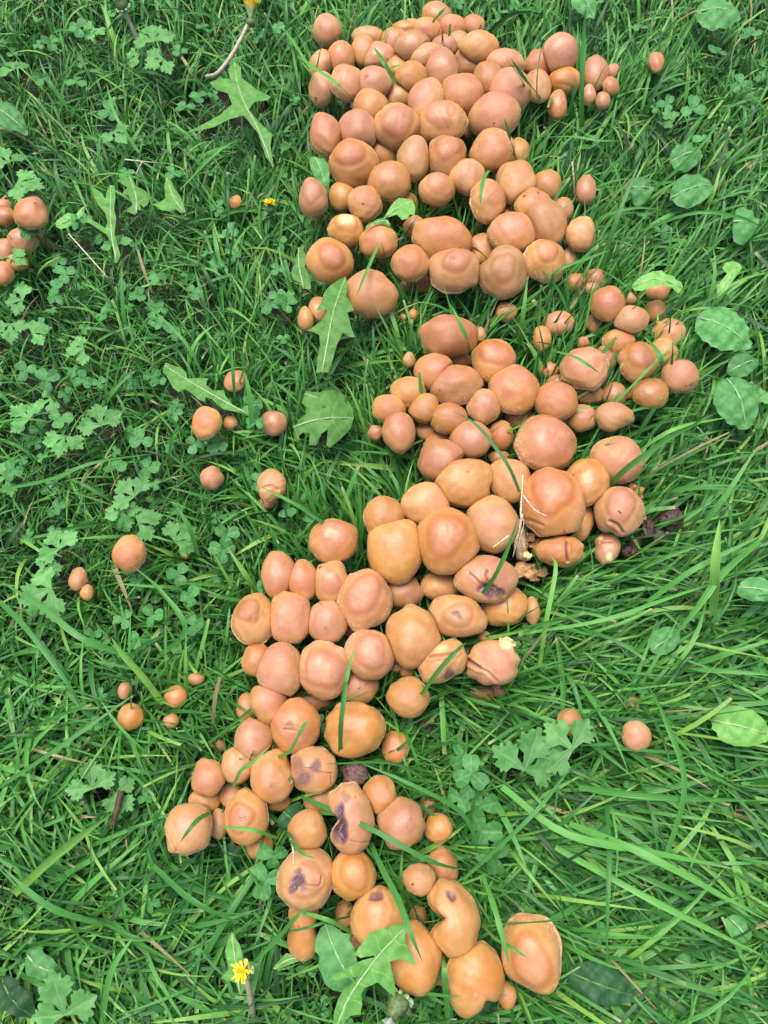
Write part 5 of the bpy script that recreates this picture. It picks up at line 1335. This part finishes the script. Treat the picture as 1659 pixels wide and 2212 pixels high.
# prominent single blades: (points (u,v,z), width m, tint)
HB = [
 ([ip(1040,1320,.070,'H'),ip(1150,1150,.098,'H'),ip(1260,900,.108,'H'),ip(1330,680,.100,'H')],.0042,.55),
 ([ip(330,1110,.075,'K'),ip(480,900,.095,'K'),ip(620,750,.10,'K'),ip(700,680,.09,'K')],.0042,.5),
 ([ip(800,870,.10,'G'),ip(960,960,.105,'G'),ip(1100,1110,.105,'G'),ip(1250,1320,.105,'G'),ip(1340,1530,.095,'G')],.0032,.3),
 ([ip(1075,775,.04),ip(1000,860,.02)],.003,.4),
 ([ip(820,650,.055),ip(950,520,.085),ip(1150,370,.100),ip(1350,230,.098),ip(1500,160,.09),ip(1640,60,.075)],.0060,.62),
 ([ip(1125,1750,.02,'J'),ip(1150,1500,.10,'J'),ip(1190,1300,.112,'J'),ip(1245,1125,.112,'J')],.0030,.75),
 ([ip(290,560,.06,'M'),ip(295,300,.105,'M'),ip(330,20,.110,'M'),ip(345,-120,.105,'M')],.0040,.45),
 ([ip(190,440,.095,'D'),ip(195,330,.100,'D'),ip(220,220,.10,'D'),ip(260,150,.09,'D')],.0040,.6),
 ([ip(1020,1100,.03,'B'),ip(1015,700,.075,'B'),ip(1030,300,.10,'B'),ip(1050,50,.12,'B')],.0062,.35),
 ([ip(600,380,.05,'B'),ip(590,200,.08,'B'),ip(640,0,.10,'B')],.0036,.6),
 ([ip(650,800,.08,'B'),ip(655,600,.10,'B'),ip(690,400,.105,'B'),ip(750,290,.10,'B')],.0014,.25),
 ([ip(700,820,.04,'B'),ip(560,660,.08,'B'),ip(440,480,.10,'B')],.0046,.3),
 ([ip(600,780,.05,'B'),ip(500,620,.085,'B'),ip(400,475,.095,'B')],.0034,.45),
 ([ip(480,1310,.05,'B'),ip(430,1130,.09,'B'),ip(385,960,.105,'B')],.0040,.25),
 ([ip(750,1120,.04,'B'),ip(950,1120,.06,'B'),ip(1150,1150,.065,'B'),ip(1330,1150,.06,'B')],.0036,.65),
 ([ip(560,380,.09,'A'),ip(640,500,.10,'A'),ip(740,680,.085,'A')],.0044,.6),
 ([ip(-60,460,.05,'A'),ip(100,570,.08,'A'),ip(280,700,.09,'A'),ip(400,820,.05,'A')],.0040,.7),
 ([ip(1165,50,.115,'A'),ip(1110,110,.11,'A'),ip(1045,185,.095,'A')],.0040,.55),
 ([ip(100,1640,.05,'D'),ip(80,1530,.085,'D'),ip(10,1380,.10,'D'),ip(-60,1230,.10,'D')],.0046,.7),
 ([ip(190,800,.085,'E'),ip(330,840,.10,'E'),ip(450,910,.102,'E'),ip(560,990,.085,'E')],.0032,.62),
 ([ip(960,1010,.06,'E'),ip(1040,900,.09,'E'),ip(1010,790,.095,'E'),ip(900,670,.08,'E')],.0044,.62),
 ([ip(0,870,.03,'L'),ip(-100,700,.05,'L')],.003,.5),
 ([ip(660,830,.07,'L'),ip(720,700,.09,'L'),ip(840,610,.10,'L'),ip(970,480,.10,'L')],.0030,.7),
 ([ip(220,1290,.10,'L'),ip(300,1180,.105,'L'),ip(380,1090,.10,'L'),ip(470,1040,.085,'L')],.0036,.35),
 ([ip(500,1150,.09,'L'),ip(700,1160,.105,'L'),ip(870,1190,.105,'L'),ip(1010,1240,.08,'L')],.0030,.75),
 ([ip(1110,1200,.06,'L'),ip(1150,1290,.085,'L'),ip(1230,1370,.10,'L'),ip(1340,1415,.10,'L')],.0030,.5),
 ([ip(1200,400,.09,'L'),ip(1245,320,.10,'L'),ip(1270,280,.10,'L')],.0034,.7),
 ([ip(1000,590,.06,'L'),ip(1120,540,.09,'L'),ip(1200,400,.105,'L'),ip(1275,280,.105,'L')],.0030,.6),
 ([ip(350,740,.08,'N'),ip(500,780,.09,'N'),ip(640,830,.09,'N'),ip(780,900,.06,'N')],.0038,.65),
 ([ip(170,915,.06,'N'),ip(400,880,.085,'N'),ip(600,820,.085,'N'),ip(820,770,.05,'N')],.0026,.5),
 ([ip(0,1160,.05,'N'),ip(200,950,.07,'N'),ip(350,780,.09,'N'),ip(480,690,.085,'N')],.0036,.55),
 ([ip(950,180,.05,'N'),ip(1050,400,.075,'N'),ip(1180,650,.10,'N'),ip(1280,920,.115,'N'),ip(1380,1160,.105,'N')],.0048,.55),
 ([ip(545,1659,.03,'O'),ip(530,1400,.07,'O'),ip(515,1200,.09,'O'),ip(510,1060,.05,'O')],.0046,.6),
 ([ip(1050,1190,.10,'O'),ip(1000,970,.105,'O'),ip(930,720,.10,'O'),ip(830,440,.07,'O')],.0042,.65),
 ([ip(1210,1130,.10,'O'),ip(1080,1040,.10,'O'),ip(930,950,.085,'O'),ip(800,810,.05,'O')],.0034,.75),
 ([ip(800,860,.05,'O'),ip(1100,830,.07,'O'),ip(1350,815,.10,'O'),ip(1610,790,.09,'O')],.0034,.75),
 ([ip(660,1432,.09,'O'),ip(450,1420,.07,'O'),ip(220,1395,.05,'O')],.0022,.65),
 ([ip(1480,1590,.05,'O'),ip(1200,1640,.05,'O')],.002,.5),
 ([(355,1520,.04),(310,1460,.06),(262,1405,.075),(240,1375,.08)],.0085,.85),
 ([(0,1255,.055),(90,1310,.07),(180,1380,.075),(290,1420,.05)],.0056,.5),
 ([(0,1300,.04),(60,1360,.06),(150,1480,.06),(180,1540,.04)],.0050,.5),
 ([(340,1420,.03),(400,1360,.065),(350,1280,.07),(290,1225,.06)],.0046,.6),
 ([(0,1058,.05),(110,1035,.07),(200,1000,.075),(330,980,.05)],.0034,.5),
 ([(0,912,.05),(50,905,.06),(110,912,.05)],.0026,.6),
 ([(430,1620,.04),(560,1520,.06),(640,1470,.07)],.0030,.5),
 ([(530,1610,.02),(500,1540,.05),(430,1430,.06)],.0028,.5),
 ([(0,1700,.03),(120,1620,.06),(290,1500,.06)],.004,.6),
 ([(30,1930,.03),(140,1830,.065),(250,1750,.06)],.0080,.9),
 ([(235,2000,.02),(110,1960,.05),(0,1870,.06)],.0050,.6),
 ([(330,1870,.05),(420,1950,.075),(530,2000,.06)],.0046,.5),
 ([(220,2212,.03),(240,2100,.06),(290,2020,.06)],.0048,.7),
 ([(650,1720,.05),(800,1790,.085),(930,1860,.085),(1010,1880,.05)],.0040,.45),
 ([(760,1640,.085),(900,1700,.09),(1000,1760,.07),(1040,1850,.04)],.0036,.5),
 ([(700,1650,.085),(860,1650,.09),(960,1720,.075)],.0040,.5),
 ([(1085,1700,.05),(1220,1800,.075),(1400,1840,.07),(1600,1880,.05)],.0060,.7),
 ([(1000,1900,.05),(1150,1760,.075),(1240,1650,.06)],.0034,.5),
 ([(1230,1780,.04),(1400,1850,.08),(1659,1990,.07)],.0060,.75),
 ([(1200,1830,.04),(1420,1950,.07),(1659,2070,.06)],.0055,.85),
 ([(1250,1700,.04),(1400,1720,.07),(1659,1730,.05)],.0060,.55),
 ([(1430,1880,.05),(1480,1700,.08),(1440,1560,.08),(1400,1480,.05)],.0046,.55),
 ([(1310,1730,.03),(1316,1830,.07),(1312,1950,.08),(1310,2100,.07)],.0040,.35),
 ([(1120,1370,.05),(1300,1340,.075),(1450,1290,.07),(1600,1240,.05)],.0034,.8),
 ([(1165,1440,.045),(1180,1340,.08),(1200,1230,.09),(1190,1200,.08)],.0040,.85),
 ([(1130,1370,.07),(1180,1345,.085),(1230,1335,.07)],.0034,.7),
 ([(1540,1330,.04),(1545,1230,.09),(1555,1120,.10)],.0085,.9),
 ([(1640,1170,.04),(1560,1240,.075),(1500,1320,.07),(1440,1390,.05)],.0060,.75),
 ([(1659,1150,.08),(1500,1230,.07),(1400,1300,.04)],.0050,.7),
 ([(1480,1180,.03),(1560,1080,.08),(1640,960,.10)],.0050,.7),
 ([(1300,900,.04),(1400,800,.075),(1480,720,.08)],.0032,.7),
 ([(1350,1000,.04),(1450,930,.08),(1580,900,.07)],.0036,.75),
 ([(1120,760,.03),(1130,680,.075),(1140,600,.09)],.0044,.7),
 ([(1185,650,.04),(1200,590,.075),(1280,555,.08),(1320,540,.08)],.0036,.55),
 ([(1290,620,.03),(1330,480,.08),(1390,330,.10)],.0044,.45),
 ([(1380,500,.03),(1500,460,.07),(1600,470,.07),(1659,500,.05)],.0036,.55),
 ([(1250,560,.03),(1340,610,.06),(1420,690,.05)],.0034,.5),
 ([(1400,420,.03),(1500,330,.07),(1600,200,.09)],.0036,.6),
 ([(700,1130,.04),(640,1090,.07),(560,1050,.08)],.0034,.7),
 ([(770,1170,.03),(700,1130,.07),(650,1100,.08)],.0036,.55),
 ([(560,1290,.03),(530,1240,.06),(490,1180,.07)],.0050,.85),
 ([(430,1200,.03),(410,1140,.06),(380,1090,.07)],.0048,.75),
 ([(930,1500,.085),(900,1460,.05),(880,1400,.03)],.002,.6),
 ([(510,890,.03),(505,820,.07),(500,740,.085)],.0034,.5),
 ([(445,830,.03),(400,740,.06),(300,640,.06)],.0030,.6),
 ([(545,930,.04),(540,860,.07),(528,800,.085)],.0050,.8),
 ([(730,220,.03),(610,190,.07),(560,110,.08)],.003,.5),
 ([(610,60,.04),(640,100,.07),(690,180,.08)],.0034,.7),
 ([(300,330,.04),(250,250,.06),(230,180,.05)],.0034,.75),
 ([(390,410,.04),(470,330,.07),(520,300,.06)],.0034,.7),
 ([(830,500,.05),(790,590,.09),(770,640,.09)],.003,.7),
]
V_all, F_all, At = [], [], dict(tint=[], dry=[], t=[], s=[])
off = 0
g = np.random.default_rng(5)
for q, (pts, wd, tn) in enumerate(HB):
    pth = fpath([(p[0], p[1], p[2]) for p in pts], 15)
    if np.linalg.norm(pth[-1]-pth[0]) < .004: continue
    d = np.gradient(pth, axis=0); d /= np.linalg.norm(d, axis=1)[:, None]
    S_ = np.cross(d, [0, 0, 1.]); S_ /= np.linalg.norm(S_, axis=1)[:, None]+1e-9; N_ = np.cross(S_, d)
    tw = g.normal(0, .3)+np.linspace(0, 1, 15)*g.normal(0, .5)
    S2 = S_*np.cos(tw)[:, None]+N_*np.sin(tw)[:, None]; N2 = -S_*np.sin(tw)[:, None]+N_*np.cos(tw)[:, None]
    t = np.linspace(0, 1, 15)
    # the tip is the higher / freer end
    rev = pts[0][2] > pts[-1][2]
    tt = 1-t if rev else t
    hw = wd*.5*((.75+.4*np.minimum(tt, .5))*(1-np.clip((tt-.45)/.55, 0, 1)**1.8)+.03)
    hw = hw*(1+.05*g.normal(size=15))
    V = np.stack([pth-S2*hw[:, None]+N2*hw[:, None]*.35, pth, pth+S2*hw[:, None]+N2*hw[:, None]*.35], 1).reshape(-1, 3)
    i_ = (np.arange(14)*3)[:, None]; j_ = np.arange(2)[None]; qq = i_+j_+off
    F_all.append(np.stack([qq, qq+1, qq+4, qq+3], -1).reshape(-1, 4)); V_all.append(V); off += 45
    At['tint'] += [np.clip(tn+g.normal(0, .05), 0, 1)]*45; At['dry'] += [.6 if g.uniform() < .15 else 0]*45
    At['t'] += list(np.repeat(.3+.7*tt, 3)); At['s'] += [-1, 0, 1]*15
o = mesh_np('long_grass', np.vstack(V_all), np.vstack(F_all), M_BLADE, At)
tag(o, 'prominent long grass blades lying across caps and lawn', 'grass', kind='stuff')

# small clover undergrowth nobody could count
P_ = leaflet_poly(10); nb = len(P_)
base = np.vstack([np.column_stack([P_, .22*np.abs(P_[:, 0])]), [[0, .0055, 0]]])
tri = np.array([(nb, q, (q+1) % nb) for q in range(nb)])
V_all, F_all, vt, vs_ = [], [], [], []; off = 0
g = np.random.default_rng(11)
for q in range(800):
    u = g.uniform(-40, 1700); v = g.uniform(-40, 2250)
    wgt = 1.0 if u < 640 else .35
    if v > 1500 and u < 640: wgt = .4
    if g.uniform() > wgt or look(np.array([u]), np.array([v]))[0] < .9: continue
    p = at(u, v, g.uniform(.008, .030)); s0 = g.uniform(.6, 1.0); rz = g.uniform(0, 6.28)
    T = np.array(Matrix.Rotation(g.normal(0, .3), 3, 'X') @ Matrix.Rotation(g.normal(0, .3), 3, 'Y'))
    for a in range(3):
        Rz = np.array(Matrix.Rotation(rz+a*2.094, 3, 'Z'))
        V_all.append((base*s0)@Rz.T@T.T+p); F_all.append(tri+off); off += nb+1
        vt += list(base[:, 1]); vs_ += list(base[:, 0])
o = mesh_np('clover_undergrowth', np.vstack(V_all), np.vstack(F_all), M_CLOVER, dict(vt=vt, vs=vs_))
tag(o, 'small clover leaves growing low among the grass', 'clover', kind='stuff')

# dew
b = NB('dew_water')
pr = b.n('ShaderNodeBsdfPrincipled'); pr.inputs['Base Color'].default_value = (1, 1, 1, 1); pr.inputs['Roughness'].default_value = .02
pr.inputs['Transmission Weight'].default_value = 1; pr.inputs['IOR'].default_value = 1.33
b.t.links.new(pr.outputs[0], b.out.inputs[0]); M_DEW = b.m
gr = bpy.data.objects['fine_grass'].data
co = np.empty(len(gr.vertices)*3, np.float32); gr.vertices.foreach_get('co', co); co = co.reshape(-1, 3)
sg = bpy.data.objects['short_grass'].data
co2 = np.empty(len(sg.vertices)*3, np.float32); sg.vertices.foreach_get('co', co2); co2 = co2.reshape(-1, 3)
cand = np.vstack([co, co2]); cand = cand[cand[:, 2] > .018]
sel = cand[g.integers(0, len(cand), 2600)]
ico = []
for a in range(5):
    th = math.pi*(a+.5)/5
    for c_ in range(7): ico.append((math.sin(th)*math.cos(c_*2*math.pi/7), math.sin(th)*math.sin(c_*2*math.pi/7), math.cos(th)))
ico = np.array(ico+[(0, 0, 1), (0, 0, -1)])
fi = [(a*7+c_, (a+1)*7+c_, (a+1)*7+(c_+1) % 7, a*7+(c_+1) % 7) for a in range(4) for c_ in range(7)]
ft = [(35, c_, (c_+1) % 7) for c_ in range(7)] + [(36, 28+(c_+1) % 7, 28+c_) for c_ in range(7)]
rr = g.uniform(.0004, .0011, len(sel))
Vd = (sel[:, None]+ico[None]*rr[:, None, None]+[0, 0, .0004]).reshape(-1, 3)
of = (np.arange(len(sel))*37)[:, None, None]
o = mesh_np('dew_drops', Vd, [(of+np.array(fi)[None]).reshape(-1, 4), (of+np.array(ft)[None]).reshape(-1, 3)], M_DEW)
tag(o, 'tiny clear dew drops on the grass', 'dew', kind='stuff')

# small bits of cut grass and straw that landed on the caps
g = np.random.default_rng(77); Vb, Fb = [], []; off = 0
for q in range(34):
    k = MS[int(g.integers(0, len(MS)))]
    if k['rx'] < 28: continue
    o = caps_by_id[id(k)]; me = o.data; vi = int(g.integers(0, int(len(me.vertices)*.42)))
    p = np.array(me.vertices[vi].co)+k['foot']; n = np.array(me.vertices[vi].normal)
    t = np.cross(n, g.normal(0, 1, 3)); t /= np.linalg.norm(t); L = g.uniform(.0004, .0018)
    c0 = p+n*.0003
    V, F_ = tube(np.array([c0-t*L, c0+n*.0003, c0+t*L]), g.uniform(.0002, .00045), 5)
    for f in F_: Fb.append(f+off)
    Vb.append(V); off += len(V)
f4 = np.vstack([f for f in Fb if f.shape[1] == 4]); f3 = np.vstack([f for f in Fb if f.shape[1] == 3])
o = mesh_np('plant_debris', np.vstack(Vb), [f4, f3], M_TWIG)
tag(o, 'tiny bits of soil and cut stalk stuck on the caps', 'debris', kind='stuff')
